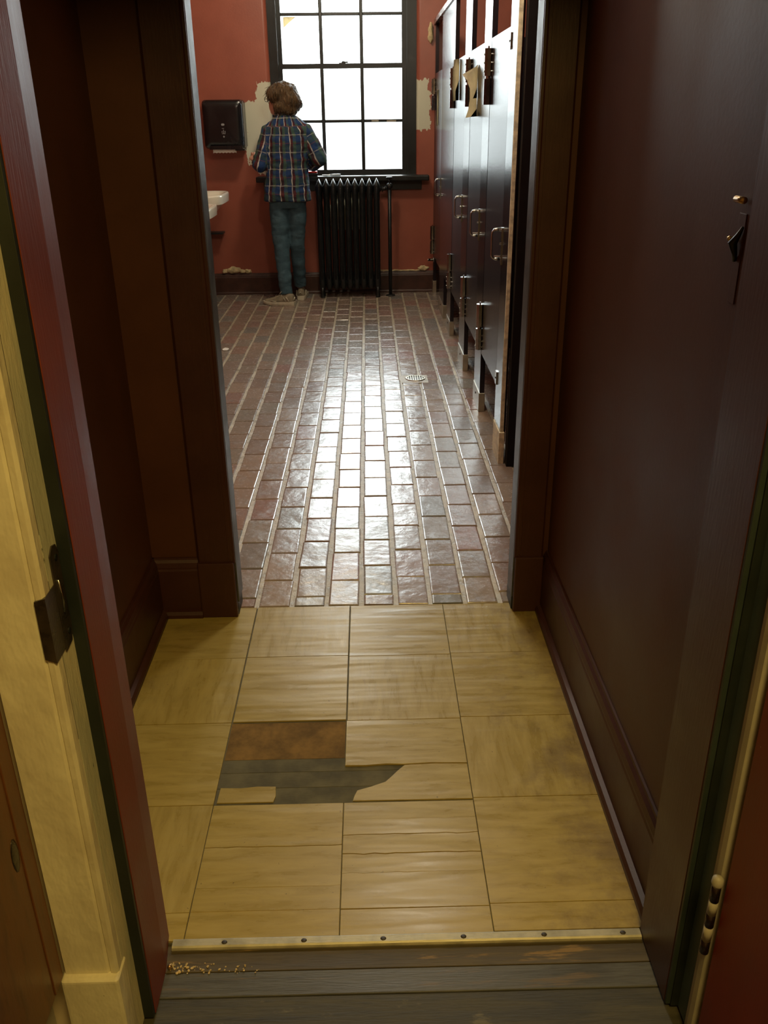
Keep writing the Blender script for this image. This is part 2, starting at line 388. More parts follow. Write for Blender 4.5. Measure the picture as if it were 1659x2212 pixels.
def organic(name, bm, mat, parent, voxel=.008, smooth=6, disp=None, keep=False):
    """union overlapping volumes into one continuous smooth skin"""
    me = bpy.data.meshes.new(name); bmesh.ops.recalc_face_normals(bm, faces=bm.faces); bm.to_mesh(me); bm.free()
    o = bpy.data.objects.new(name, me); COL.objects.link(o)
    r = o.modifiers.new('r', 'REMESH'); r.mode = 'VOXEL'; r.voxel_size = voxel
    if smooth:
        s = o.modifiers.new('s', 'SMOOTH'); s.iterations = smooth; s.factor = .5
    dg = bpy.context.evaluated_depsgraph_get(); me2 = bpy.data.meshes.new_from_object(o.evaluated_get(dg))
    bpy.data.objects.remove(o); bpy.data.meshes.remove(me)
    if disp:
        nrm = [v.normal.copy() for v in me2.vertices]
        for v, nn in zip(me2.vertices, nrm): v.co += nn*disp(v.co)
    for p in me2.polygons: p.use_smooth = True
    co = np.empty(len(me2.vertices)*3); me2.vertices.foreach_get('co', co); co = co.reshape(-1, 3)
    c = Vector(((co[:, 0].min()+co[:, 0].max())/2, (co[:, 1].min()+co[:, 1].max())/2, co[:, 2].min()))
    world = co.copy(); me2.vertices.foreach_set('co', (co - np.array(c)).ravel()); me2.name = name; me2.update()
    o = link(name, me2, mat, parent); o.location = c - (wloc(parent) if parent else Vector((0, 0, 0)))
    return (o, world) if keep else o
def ngon_plate(bm, pts, z0, z1, cham=.0007):
    """flat polygon slab (tile piece) with a small chamfer"""
    n = len(pts); cx = sum(p[0] for p in pts)/n; cy = sum(p[1] for p in pts)/n
    A = [bm.verts.new((p[0], p[1], z0)) for p in pts]; B = [bm.verts.new((p[0], p[1], z1-cham)) for p in pts]
    def ins(p):
        d = Vector((cx-p[0], cy-p[1])); l = d.length or 1; return p[0]+d.x/l*cham, p[1]+d.y/l*cham
    C = [bm.verts.new((*ins(p), z1)) for p in pts]
    bm.faces.new(A[::-1]); bm.faces.new(C)
    for R, S in ((A, B), (B, C)):
        for i in range(n): bm.faces.new((R[i], R[(i+1) % n], S[(i+1) % n], S[i]))

# ================================================================== BATHROOM SHELL
YW, XL, XR, ZC = 8.14, -1.66, 2.0, 3.15
floorB = box('floor', XL, XR, 2.487, YW, -.06, -.0045, 'mortar'); tag(floorB, 'red brick paver bathroom floor with wide pale mortar joints', 'floor', kind='structure')
# brick pavers
PX, PY, BW, BL = .1150, .2090, .0995, .2035
def brick_mesh(seed):
    r = random.Random(seed); bm = bmesh.new()
    hx, hy, e = BW/2, BL/2, .0035
    def ring(ins, z, j): return [bm.verts.new((sx*(hx-ins) + r.uniform(-j, j), sy*(hy-ins) + r.uniform(-j, j), z)) for sx, sy in ((-1, -1), (1, -1), (1, 1), (-1, 1))]
    st = r.getstate(); a = ring(0, -.03, .0015); r.setstate(st); b = ring(0, -.0032, .0015); r.setstate(st); c = ring(e*.55, -.0008, .0015); r.setstate(st); d = ring(e*1.6, 0, .0015)
    for R, S in ((a, b), (b, c), (c, d)):
        for i in range(4): bm.faces.new((R[i], R[(i+1) % 4], S[(i+1) % 4], S[i]))
    bm.faces.new(d); bmesh.ops.recalc_face_normals(bm, faces=bm.faces)
    me = bpy.data.meshes.new('brick'); bm.to_mesh(me); bm.free(); me.materials.append(M['brick_object']); return me
BM_ = [brick_mesh(i) for i in range(8)]
spots = []
for ci in range(-12, 17):
    cx = -.044 + PX*(ci+.5)
    ph = (2.561 if ci % 2 == 0 else 2.672) + rnd.uniform(-.012, .012)
    k0 = -1
    for k in range(k0, 30):
        ya, yb = ph + k*PY, ph + (k+1)*PY
        if yb < 2.52 or ya > YW: continue
        if cx < XL or cx > XR: continue
        spots.append((cx, ya, yb))
def vis(s):
    x, y = s[0], (s[1]+s[2])/2
    if x > .62 and not (y > 3.9 and x < .9): return 0
    if x/y < -.172 or x/y > .178: return 0
    return 1/y**3
spots.sort(key=lambda s: -vis(s))
drain = (.275, 5.20)
ind, rest = spots[:300], spots[300:]
for i, (cx, ya, yb) in enumerate(ind):
    me = BM_[i % 8]; sy = 1.0; yc = (ya+yb)/2
    if ya < 2.491: ya = 2.491; sy = (yb-ya-.005)/BL; yc = (ya+yb)/2
    if yb > YW: yb = YW; sy = (yb-ya-.005)/BL; yc = (ya+yb)/2
    o = bpy.data.objects.new('brick', me); COL.objects.link(o); o.parent = floorB
    fx = wloc(floorB)
    o.location = Vector((cx + rnd.uniform(-.0022, .0022), yc, rnd.uniform(-.0008, .0012))) - fx
    o.scale = (1, sy, 1); o.rotation_euler = (rnd.gauss(0, .0045), rnd.gauss(0, .006), rnd.gauss(0, .006))
bm = bmesh.new(); lay = []
for cx, ya, yb in rest:
    ya = max(ya, 2.491); yb = min(yb, YW)
    if yb-ya < .02: continue
    n0 = len(bm.verts); z = rnd.uniform(-.0008, .0012)
    hx = BW/2; a = ya+.0027; b = yb-.0027; pr = []
    for ins, zz in ((0, -.02), (0, -.0032), (.0035, 0)):
        pr.append([bm.verts.new((cx+sx*(hx-ins), (a+ins if sy < 0 else b-ins), z+zz)) for sx, sy in ((-1, -1), (1, -1), (1, 1), (-1, 1))])
    for R, S in zip(pr, pr[1:]):
        for i in range(4): bm.faces.new((R[i], R[(i+1) % 4], S[(i+1) % 4], S[i]))
    bm.faces.new(pr[-1]); q = rnd.random(); lay += [q]*12
rest_o = fin('brick_paving', bm, 'brick_attr', floorB); rest_o['kind'] = 'stuff'
at = rest_o.data.attributes.new('rnd', 'FLOAT', 'POINT'); at.data.foreach_set('value', lay)

ceilB = box('ceiling', XL-.1, XR+.1, 2.5, YW+.3, ZC, ZC+.1, 'ceil'); tag(ceilB, 'pale plaster ceiling of the bathroom', 'ceiling', kind='structure')
wl = box('wall_left', XL-.1, XL, 2.5, YW, -.05, ZC, 'bath_red'); tag(wl, 'red painted bathroom wall carrying the sinks', 'wall', kind='structure')
wr = box('wall_right', XR, XR+.1, 2.5, YW, -.05, ZC, 'bath_red'); tag(wr, 'red painted bathroom wall behind the toilet stalls', 'wall', kind='structure')
# far wall with a window opening whose plaster edges are rounded
OX0, OX1, OZ0, OZ1, TH = -.795, .432, .985, 2.72, .28
wf = empty('wall_back', (0, YW, 0)); tag(wf, 'red window wall with bare primer patches brushed around the window', 'wall', kind='structure')
def bull(x_edge, x_far, s):
    r = .035; pts = [(x_far, YW), (x_far, YW+TH), (x_edge, YW+TH)]
    for k in range(9):
        a = math.pi/2*k/8; pts.append((x_edge - s*(r - r*math.cos(a)), YW + r - r*math.sin(a)))
    return pts
for xe, xf, s, nm in ((OX0, XL-.1, 1, 'plaster'), (OX1, XR+.1, -1, 'plaster')):
    bm = bmesh.new(); prism(bm, bull(xe, xf, s), 'z', .94, OZ1); o = fin(nm, bm, 'bath_red', wf)
    for p in o.data.polygons: p.use_smooth = True
    o.data.set_sharp_from_angle(angle=math.radians(40))
box('plaster', XL-.1, XR+.1, YW, YW+TH, OZ1, ZC, 'bath_red', wf); box('plaster', XL-.1, XR+.1, YW, YW+TH, -.05, .94, 'bath_red', wf)
wfr = empty('wall_front', (0, 2.46, 0)); tag(wfr, 'dark maroon wall around the bathroom doorway', 'wall', kind='structure')
DX0, DX1, DH = -.436, .443, 2.14
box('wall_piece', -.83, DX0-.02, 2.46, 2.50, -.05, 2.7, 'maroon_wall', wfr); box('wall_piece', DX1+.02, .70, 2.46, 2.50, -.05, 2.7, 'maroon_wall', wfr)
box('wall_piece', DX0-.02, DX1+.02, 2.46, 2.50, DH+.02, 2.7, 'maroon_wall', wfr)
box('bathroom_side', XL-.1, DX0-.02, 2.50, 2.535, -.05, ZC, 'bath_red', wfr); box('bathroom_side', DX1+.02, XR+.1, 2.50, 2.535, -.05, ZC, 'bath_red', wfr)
box('bathroom_side', DX0-.02, DX1+.02, 2.50, 2.535, DH+.02, ZC, 'bath_red', wfr)
# baseboard of the window wall
def baseboard(name, a, b, axis, face, out, h, th, mat, label, shoe=True, kind='structure'):
    """profiled skirting; runs from a to b along axis, front face at `face`, thickness towards -out"""
    root = empty(name, ((a+b)/2, face, 0) if axis == 'x' else (face, (a+b)/2, 0)); tag(root, label, 'baseboard', kind=kind)
    w0 = face - out*th
    prof = [(w0, 0), (face, 0), (face, h*.80), (face - out*th*.12, h*.83), (face - out*th*.12, h*.86), (face - out*th*.3, h*.93), (face - out*th*.62, h*.97), (face - out*th*.70, h), (w0, h)]
    bm = bmesh.new(); prism(bm, [(p[0], p[1]) for p in prof], axis, a, b); fin('board', bm, mat, root)
    if shoe:
        s = .016; f1 = face + out*s; pr = [(face, 0), (f1, 0), (f1, .012), (f1 - out*s*.35, .022), (face, .026)]
        bm = bmesh.new(); prism(bm, pr, axis, a, b); fin('shoe_moulding', bm, mat, root)
    return root
M['bath_base'] = paint('bath_base', (.055, .022, .014), .42, .3, 10, 50, .3)
baseboard('baseboard_back', XL, XR, 'x', YW-.02, -1, .185, .02, 'bath_base', 'dark brown skirting board along the window wall')

# ------------------------------------------------------------------ window
win = empty('window_1', ((OX0+OX1)/2, YW+.1, OZ0)); tag(win, 'tall black six-over-six sash window with blown-out daylight', 'window', kind='structure')
Y0 = YW+.035
GX = (-.69, .312); MX = (-.362, -.025)
boxes('frame', [(OX0, -.735, Y0, Y0+.13, OZ0, OZ1), (.365, OX1, Y0, Y0+.13, OZ0, OZ1), (-.735, .365, Y0, Y0+.13, OZ1-.06, OZ1)], 'black_trim', win, .004)
boxes('stop_bead', [(-.737, -.722, Y0-.012, Y0+.012, 1.0, OZ1-.06), (.352, .367, Y0-.012, Y0+.012, 1.0, OZ1-.06)], 'black_trim', win, .003)
def sash(y, z0, z1, zm, rb, rt):
    s = empty('sash', (-.19, y, z0)); s.parent = win; s.location = Vector((-.19, y, z0)) - wloc(win)
    boxes('stile', [(-.735, GX[0], y, y+.04, z0, z1), (GX[1], .365, y, y+.04, z0, z1)], 'black_trim', s, .004)
    boxes('rail', [(GX[0], GX[1], y, y+.04, z0, z0+rb), (GX[0], GX[1], y, y+.04, z1-rt, z1)], 'black_trim', s, .004)
    for x in MX: box('muntin', x-.015, x+.015, y+.004, y+.036, z0+rb, z1-rt, 'black_trim', s, .004)
    cols = [GX[0], MX[0], MX[1], GX[1]]
    for i in range(3):
        box('muntin', cols[i]+.013*(i > 0), cols[i+1]-.013*(i < 2), y+.004, y+.036, zm-.012, zm+.012, 'black_trim', s, .004)
        for a, b in ((z0+rb, zm-.012), (zm+.012, z1-rt)):
            box('pane', cols[i]+.015*(i > 0), cols[i+1]-.015*(i < 2), y+.018, y+.021, a, b, 'glass', s)
    return s
sash(Y0+.02, 1.000, 1.878, 1.437, .05, .038)
sash(Y0+.065, 1.850, 2.66, 2.245, .03, .05)
bm = bmesh.new(); ball(bm, (-.18, Y0+.03, 1.888), (.018, .012, .010), 1); bx(bm, -.215, -.16, Y0+.02, Y0+.04, 1.878, 1.884); bx(bm, -.168, -.140, Y0+.022, Y0+.034, 1.880, 1.892); fin('sash_lock', bm, 'iron', win)
bm = bmesh.new(); bx(bm, .05, .11, Y0+.008, Y0+.02, 1.431, 1.443); bx(bm, .18, .26, Y0+.008, Y0+.02, 1.429, 1.441); fins('old_putty', bm, 'cream_chip', win)
sl = empty('window_sill', (-.2, YW-.06, .96)); tag(sl, 'thick black painted window sill above the radiator', 'sill', kind='structure')
box('stool', -.955, .538, 8.015, Y0+.02, .962, 1.006, 'black_trim', sl, .010, 3)
box('apron', -.90, .478, YW-.03, YW, .885, .962, 'black_trim', sl, .004)
# torn paper flap still taped in the upper pane corner
bm = bmesh.new(); g = 6; P0 = Vector((-.668, Y0+.06, 2.225)); vv = {}
for i in range(g+1):
    for j in range(g+1-i):
        a, b = i/g, j/g
        vv[i, j] = bm.verts.new(P0 + Vector((.112*a, -.022*math.sin(a*2.2)-.01*b, -.082*b - .0*a)))
for i in range(g):
    for j in range(g-i):
        bm.faces.new((vv[i, j], vv[i+1, j], vv[i, j+1]))
        if i+j < g-1: bm.faces.new((vv[i+1, j], vv[i+1, j+1], vv[i, j+1]))
bmesh.ops.solidify(bm, geom=bm.faces[:], thickness=.0012)
tag(fin('paper_scrap', bm, 'masking_tape', None), 'torn tan paper corner stuck in the upper left window pane', 'paper')

# ------------------------------------------------------------------ radiator
rad = empty('radiator', (-.165, 7.94, 0)); tag(rad, 'black cast iron column radiator under the window sill', 'radiator')
R0, R1, ns = -.442, .112, 9; pit = (R1-R0)/ns
for i in range(ns):
    x = R0 + pit*(i+.5); bm = bmesh.new(); yc = 7.94
    end = i in (0, ns-1); zb = .07
    loft(bm, [(x, yc, zb, .012, .05), (x, yc, zb+.015, .026, .066), (x, yc, zb+.05, .0300, .074), (x, yc, zb+.10, .0275, .072), (x, yc, zb+.16, .0262, .068),
              (x, yc, .80, .0262, .068), (x, yc, .86, .0272, .071), (x, yc, .90, .0298, .074), (x, yc, .932, .0306, .075), (x, yc, .938, .0296, .075), (x, yc, .990, .002, .060)], 20, 3.2)
    sec = fin('section', bm, 'iron', rad, True)
    bm = bmesh.new()                               # raised spine on the front of each section
    tube(bm, [(x, yc-.068, .16), (x, yc-.071, .5), (x, yc-.071, .86), (x, yc-.071, .91), (x, yc-.068, .935)], [.007, .008, .008, .008, .003], 8); fin('rib', bm, 'iron', sec, True)
    if end:
        for yy in (yc-.05, yc+.05):
            bm = bmesh.new(); loft(bm, [(x, yy, 0, .022, .020), (x, yy, .012, .018, .016), (x, yy, .045, .013, .013), (x, yy, .09, .018, .018)], 12); fin('foot', bm, 'iron', rad, True)
bm = bmesh.new(); tube(bm, [(R0+.02, 7.94, .12), (R1-.02, 7.94, .12)], .022, 10); tube(bm, [(R0+.02, 7.94, .90), (R1+.005, 7.94, .90)], .018, 10); fins('nipple_pipe', bm, 'iron', rad, True)
pp = empty('heating_pipe', (.195, 7.95, 0)); tag(pp, 'slim black steam pipe with a valve rising beside the radiator', 'pipe')
bm = bmesh.new(); tube(bm, [(.195, 7.95, .012), (.192, 7.95, .93)], .0155, 12); fin('riser', bm, 'iron', pp, True)
bm = bmesh.new(); loft(bm, [(.195, 7.95, 0, .042, .042), (.195, 7.95, .006, .040, .040), (.195, 7.95, .012, .02, .02)], 18); fin('floor_flange', bm, 'iron', pp, True)
bm = bmesh.new(); ball(bm, (.192, 7.95, .925), .030, 2); tube(bm, [(.192, 7.95, .925), (.150, 7.95, .905), (.128, 7.945, .90)], .015, 10); tube(bm, [(.135, 7.945, .90), (.128, 7.945, .90)], .024, 6); tube(bm, [(.17, 7.95, .91), (.163, 7.95, .906)], .024, 6); fin('valve', bm, 'iron', pp, True)
bm = bmesh.new(); tube(bm, [(.192, 7.95, .95), (.192, 7.95, .985)], .009, 8); loft(bm, [(.192, 7.95, .985, .022, .022), (.192, 7.95, .992, .030, .030), (.192, 7.95, 1.000, .024, .024)], 14); fin('valve_wheel', bm, 'iron', pp, True)

# things on the sill
rc = empty('tool_case', (-.485, 8.06, 1.006)); tag(rc, 'small red and black case on the sill beside the person', 'case')
box('body', -.555, -.425, 8.03, 8.09, 1.0065, 1.034, 'dark_plastic', rc, .006); box('lid', -.553, -.427, 8.028, 8.088, 1.034, 1.048, 'red_case', rc, .005)
pl = empty('hand_tool', (-.32, 8.06, 1.006)); tag(pl, 'grey hand tool lying open on the window sill', 'tool')
bm = bmesh.new(); tube(bm, [(-.385, 8.055, 1.014), (-.33, 8.05, 1.014), (-.315, 8.05, 1.015)], [.004, .005, .006], 8, .8); fin('jaw', bm, 'steel_shoe', pl, True)
bm = bmesh.new(); tube(bm, [(-.315, 8.05, 1.015), (-.29, 8.045, 1.016), (-.225, 8.05, 1.016)], [.006, .008, .008], 8, .9); tube(bm, [(-.315, 8.055, 1.015), (-.29, 8.07, 1.016), (-.235, 8.085, 1.016)], [.006, .008, .008], 8, .9); fin('handle', bm, 'grey_mark', pl, True)

# foam / plaster lumps on top of the broken skirting edge
def lump(c, r, seed, label):
    bm = bmesh.new(); ball(bm, c, r, 3)
    for v in bm.verts:
        d = v.co - Vector(c); v.co += d.normalized()*min(r)*1.1*mnoise.noise(v.co*60 + Vector((seed*7, seed, 0)))
    z = min(v.co.z for v in bm.verts)
    for v in bm.verts: v.co.z += .186 - z
    tag(fin('plaster_lump', bm, 'foam', None, True), label, 'plaster', 'plaster crumbs on the skirting board')
lump((-1.225, YW-.014, .2), (.062, .014, .030), 1, 'largest crumb of tan plaster on the skirting under the sinks')
lump((-1.30, YW-.012, .2), (.030, .012, .018), 2, 'small tan plaster crumb at the left end of the skirting')
lump((-1.15, YW-.012, .2), (.030, .012, .018), 3, 'small tan plaster crumb just right of the largest crumb')
lump((-1.09, YW-.012, .2), (.026, .012, .016), 4, 'rightmost tan plaster crumb left of the standing person')
lump((.495, YW-.012, .2), (.050, .012, .024), 5, 'tan plaster lump on the skirting by the farthest stall door')
bm = bmesh.new(); pts = []; x = .075
while x < .52:
    pts.append((x, YW-.008 - .004*mnoise.noise(Vector((x*30, 0, 0))), .191 + .007*mnoise.noise(Vector((x*22, 3, 1))))); x += .012
tube(bm, pts, [.005 + .004*abs(mnoise.noise(Vector((p[0]*40, 9, 0)))) for p in pts], 7, 1.2)
tag(fin('plaster_seam', bm, 'foam', None, True), 'ragged line of torn plaster along the skirting behind the pipe', 'plaster')
lump_top = bmesh.new(); ball(lump_top, (.545, YW-.022, 2.085), (.022, .025, .075), 3)
for v in lump_top.verts:
    v.co += (v.co-Vector((.545, YW-.022, 2.085))).normalized()*.022*mnoise.noise(v.co*38)
tag(fin('insulation_tuft', lump_top, 'foam', None, True), 'tuft of tan insulation bursting from the wall at the headrail end', 'insulation')
bm = bmesh.new(); ball(bm, (.72, YW-.02, 2.03), (.055, .022, .085), 3)
for v in bm.verts: v.co += (v.co-Vector((.72, YW-.02, 2.03))).normalized()*.025*mnoise.noise(v.co*35 + Vector((4, 0, 0)))
tag(fin('insulation_tuft', bm, 'foam', None, True), 'tan torn insulation seen above the farthest stall door', 'insulation')

# ------------------------------------------------------------------ paper towel dispenser
td = empty('paper_towel_dispenser', (-1.185, 8.03, 1.22)); tag(td, 'glossy black paper towel dispenser on the red wall', 'dispenser')
def rrect(x0, x1, z0, z1, r, n=6):
    out = []
    for cx, cz, a0 in ((x1-r, z1-r, 0), (x0+r, z1-r, 90), (x0+r, z0+r, 180), (x1-r, z0+r, 270)):
        for k in range(n+1):
            a = math.radians(a0 + 90*k/n); out.append((cx+r*math.cos(a), cz+r*math.sin(a)))
    return out
bm = bmesh.new(); rings = []
for y, ins in ((YW, 0), (8.00, 0), (7.965, .003), (7.942, .012), (7.93, .030), (7.926, .055)):
    rings.append([bm.verts.new((x, y + (.010*(z-1.42)), z)) for x, z in rrect(-1.357+ins, -1.018-ins, 1.235+ins, 1.612-ins, max(.030-ins*.2, .012))])
for a, b in zip(rings, rings[1:]):
    for i in range(len(a)): bm.faces.new((a[i], a[(i+1) % len(a)], b[(i+1) % len(a)], b[i]))
bm.faces.new(rings[-1]); bm.faces.new(rings[0][::-1]); cov = fin('cover', bm, 'dark_plastic', td, True); cov.data.set_sharp_from_angle(angle=math.radians(35))
boxes('side_seam', [(-1.0195, -1.0165, 7.99, 8.00, 1.25, 1.60)], 'grey_mark', td)
bm = bmesh.new(); prism(bm, [(-1.315, 1.232), (-1.03, 1.232), (-1.04, 1.262), (-1.30, 1.262)], 'y', 7.915, 8.05); fin('chute', bm, 'dark_plastic', td, False, .004)
box('lever', -1.10, -1.02, 7.93, 8.06, 1.222, 1.236, 'dark_plastic', td, .003)
bm = bmesh.new(); n = 14; top = [(-1.288 + .195*k/n, 1.233) for k in range(n+1)]; bot = [(-1.288 + .195*(n-k)/n, 1.203 + (.006 if k % 2 else 0)) for k in range(n+1)]
prism(bm, top+bot, 'y', 7.950, 7.952); fin('paper_towel', bm, 'paper_white', td)
bm = bmesh.new()
prism(bm, rrect(-1.199, -1.173, 1.415, 1.431, .006, 3), 'y', 7.9225, 7.9265); bx(bm, -1.196, -1.178, 7.9225, 7.9255, 1.392, 1.395)
bx(bm, -1.186, -1.182, 7.922, 7.925, 1.357, 1.385); bx(bm, -1.199, -1.194, 7.922, 7.925, 1.360, 1.374); bx(bm, -1.174, -1.169, 7.922, 7.925, 1.360, 1.374); bx(bm, -1.199, -1.169, 7.922, 7.925, 1.352, 1.355)
prism(bm, [(-1.184, 1.322), (-1.176, 1.331), (-1.184, 1.340), (-1.192, 1.331)], 'y', 7.922, 7.925)
fins('printed_mark', bm, 'grey_mark', td)

# ------------------------------------------------------------------ sinks
def sink(yc, hy, xf, zr, label, back):
    t = empty('wall_sink', (XL+.2, yc, zr-.2)); tag(t, label, 'sink', 'white wall sinks on the left')
    xc = (XL+xf)/2; hx = (xf-XL)/2
    def sec(z, sx, sy, shift=0): return (xc+shift, yc, z, hx*sx, hy*sy)
    bm = bmesh.new()
    out = [sec(zr-.215, .50, .45, -.06), sec(zr-.19, .66, .60, -.05), sec(zr-.13, .80, .76, -.035), sec(zr-.085, .90, .88, -.015), sec(zr-.07, .985, .985), sec(zr-.015, 1, 1), sec(zr-.003, .985, .985), sec(zr, .95, .95)]
    inn = [sec(zr-.006, .86, .86), sec(zr-.03, .80, .80), sec(zr-.11, .62, .62), sec(zr-.135, .3, .3)]
    loft(bm, out+inn, 36, 5.0); fin('basin', bm, 'porcelain', t, True).data.set_sharp_from_angle(angle=math.radians(60))
    bm = bmesh.new(); prism(bm, [(XL, zr-.05), (XL+.085, zr-.02), (XL+.075, zr+.01), (XL+.03, zr+back*.8), (XL+.015, zr+back), (XL, zr+back)], 'y', yc-hy*.98, yc+hy*.98); fin('splash_back', bm, 'porcelain', t, False, .006, 3)
    bm = bmesh.new(); tube(bm, [(XL+.06, yc, zr), (XL+.06, yc, zr+.06), (XL+.10, yc, zr+.085), (XL+.15, yc, zr+.06)], [.014, .013, .011, .010], 10); fin('tap', bm, 'chrome', t, True)
    bm = bmesh.new(); tube(bm, [(xc, yc, zr-.2), (xc, yc, zr-.36), (xc-.05, yc, zr-.40), (xc-.1, yc, zr-.36), (XL, yc, zr-.36)], .02, 10); fin('trap_pipe', bm, 'chrome', t, True)
sink(7.56, .30, -1.150, .915, 'far white porcelain wall sink with a squared front edge', .09)
sink(6.83, .27, -1.135, .875, 'near white porcelain wall sink, mostly hidden by the door jamb', .09)
ls = empty('wall_ledge', (-1.41, 8.08, .30)); tag(ls, 'dark low ledge on a bracket against the wall below the sinks', 'ledge')
box('shelf', -1.56, -1.275, 8.02, YW, .540, .556, 'iron', ls, .003)
bm = bmesh.new(); prism(bm, [(YW, .20), (YW, .54), (8.03, .54), (8.10, .47)], 'x', -1.425, -1.40); fin('bracket', bm, 'iron', ls)

# ------------------------------------------------------------------ toilet stalls
XS = .585; T = .026; ZB, ZT, ZH = .322, 1.79, 2.15
st = empty('toilet_stalls', (XS, 5.8, 0)); tag(st, 'row of dark glossy toilet stalls with closed doors', 'stall')
def pilaster(y0, y1, legs=None, shoe=True):
    legs = legs or [(y0, y1)]
    bm = bmesh.new(); pts = [(y0, ZH), (y0, .1)]
    for (a, b), nx in zip(legs, legs[1:] + [None]):
        pts.append((b, .1))
        if nx: pts += [(b, ZB), (nx[0], ZB), (nx[0], .1)]
    pts += [(y1, ZH)]
    prism(bm, pts, 'x', XS, XS+T); p = fin('pilaster', bm, 'laminate', st)
    for a, b in legs:
        if shoe:
            box('floor_shoe', XS-.004, XS+T+.004, a-.003, b+.003, 0, .105, 'steel_shoe', p, .0015, 1)
            bm = bmesh.new(); tube(bm, [(XS-.008, (a+b)/2, .07), (XS-.004, (a+b)/2, .07)], .006, 8); fin('screw', bm, 'nail', p)
    for z in (.3,): pass
    return p
pN = pilaster(3.765, 3.945, [(3.765, 3.945)], False)
box('particle_edge', XS+.0005, XS+.0165, 3.755, 3.7645, .14, ZH, 'particle_core', pN)
boxes('floor_shoe', [(XS-.004, XS+.020, 3.745, 3.945, 0, .150)], 'particle_core', pN, .002)
pA = pilaster(4.525, 4.785); pB = pilaster(5.36, 5.685)
pC = pilaster(6.325, 7.365, [(6.325, 6.60), (6.93, 7.365)]); pD = pilaster(8.06, YW-.002)
# the end panel and the dividers between the stalls
box('end_panel', XS+T+.002, XR, 3.705, 3.757, .0, ZH, 'laminate_edge', st, .002)
for y in (4.64, 5.52, 6.47, 7.2): box('divider_panel', XS+T+.001, XR, y, y+.022, .32, 1.80, 'laminate', st)
boxes('headrail', [(XS-.012, XS+T+.012, 3.71, YW, ZH, ZH+.035)], 'chrome', st, .004)
for d in [(pN, 3.92)]:
    for z in (1.735, .36):
        boxes('clip', [(XS-.006, XS, 3.905, 3.940, z-.03, z+.03)], 'chrome', pN, .002)
        bm = bmesh.new(); tube(bm, [(XS-.008, 3.922, z), (XS-.005, 3.922, z)], .005, 8); fin('screw', bm, 'nail', pN)
def hinge(door, y, z0, upper):
    H = .236; m = z0 + H*.49; r = .021
    def oct(za, zb, mat, nm):
        bm = bmesh.new(); pts = [(XS-.012 + r*.95*math.cos(a), y + r*1.12*math.sin(a)) for a in [math.pi/8 + k*math.pi/4 for k in range(8)]]
        prism(bm, pts, 'z', za, zb); fin(nm, bm, mat, door, False, .0015, 1)
    oct(z0, m-.006, 'dark_bronze' if upper else 'chrome', 'hinge_barrel')
    oct(m+.006, z0+H, 'bronze' if upper else 'chrome', 'hinge_barrel')
    bm = bmesh.new(); tube(bm, [(XS-.012, y, m-.006), (XS-.012, y, m+.006)], .012, 10); tube(bm, [(XS-.012, y, z0+H), (XS-.012, y, z0+H+.010)], .004, 8); fins('hinge_pin', bm, 'chrome', door)
    bm = bmesh.new()
    for k in range(3):
        zz = (m+.025 + k*.035) if upper else (z0+.02+k*.03); tube(bm, [(XS-.0345, y-.006, zz), (XS-.030, y-.006, zz)], .0042, 8); tube(bm, [(XS-.004, y-.035, zz), (XS, y-.035, zz)], .004, 8)
    fins('hinge_screw', bm, 'chrome', door)
def stall_door(y0, y1):
    bm = bmesh.new(); bx(bm, XS+.001, XS+T-.001, y0+.007, y1-.006, ZB, ZT); d = fin('door', bm, 'laminate_door', st, False, .0018, 1)
    hinge(d, y1, 1.512, True); hinge(d, y1, .345, False)
    yh = y0 + .035; bm = bmesh.new()
    arc = [(XS, yh, 1.010)]
    for k in range(7):
        a = math.pi/2*k/6; arc.append((XS-.020 - .020*math.sin(a), yh, .990 + .020*math.cos(a)))
    for k in range(7):
        a = math.pi/2*k/6; arc.append((XS-.020 - .020*math.cos(a), yh, .905 - .020*math.sin(a)))
    arc.append((XS, yh, .885))
    tube(bm, arc, [.0085, .0085] + [.0075]*2 + [.0045]*10 + [.007]*2, 10); fin('handle', bm, 'chrome', d, True)
    bm = bmesh.new(); bx(bm, XS-.005, XS+.001, y0-.012, y0+.012, .865, 1.022); tube(bm, [(XS-.005, y0, .955), (XS-.012, y0, .955)], .006, 8); tube(bm, [(XS-.005, y0, .90), (XS-.03, y0+.01, .90)], .004, 8); tube(bm, [(XS-.005, y0, 1.012), (XS-.014, y0, 1.012)], .006, 8); fin('latch_plate', bm, 'chrome', d)
    return d
for a, b in ((3.945, 4.525), (4.785, 5.36), (5.685, 6.325), (7.365, 8.06)): stall_door(a, b)
bm = bmesh.new(); tube(bm, [(XS, 8.0, .30), (XS-.05, 8.0, .30), (XS-.055, 8.0, .30)], [.012, .010, .014], 10); tube(bm, [(XS-.006, 8.0, .30), (XS, 8.0, .30)], .024, 12); fin('coat_hook', bm, 'chrome', pD, True)
def tape(pts, label):
    """curling paper strip: one half stuck to the door, the other lifting off it; pts = (y, z, stuck width, flap, twist)"""
    bm = bmesh.new(); L = []
    for y, z, wd, fl, tw in pts:
        L.append([bm.verts.new(p) for p in ((XS-.0015, y+wd, z), (XS-.0030, y, z), (XS-.006-fl*.5, y-.004-tw*.4, z-.002), (XS-.006-fl, y-.004+tw, z-.006))])
    for a, b in zip(L, L[1:]):
        for k in range(3): bm.faces.new((a[k], a[k+1], b[k+1], b[k]))
    bmesh.ops.solidify(bm, geom=bm.faces[:], thickness=.0008)
    tag(fin('tape_strip', bm, 'masking_tape', None, True), label, 'tape', 'paper strips hanging on the stall doors')
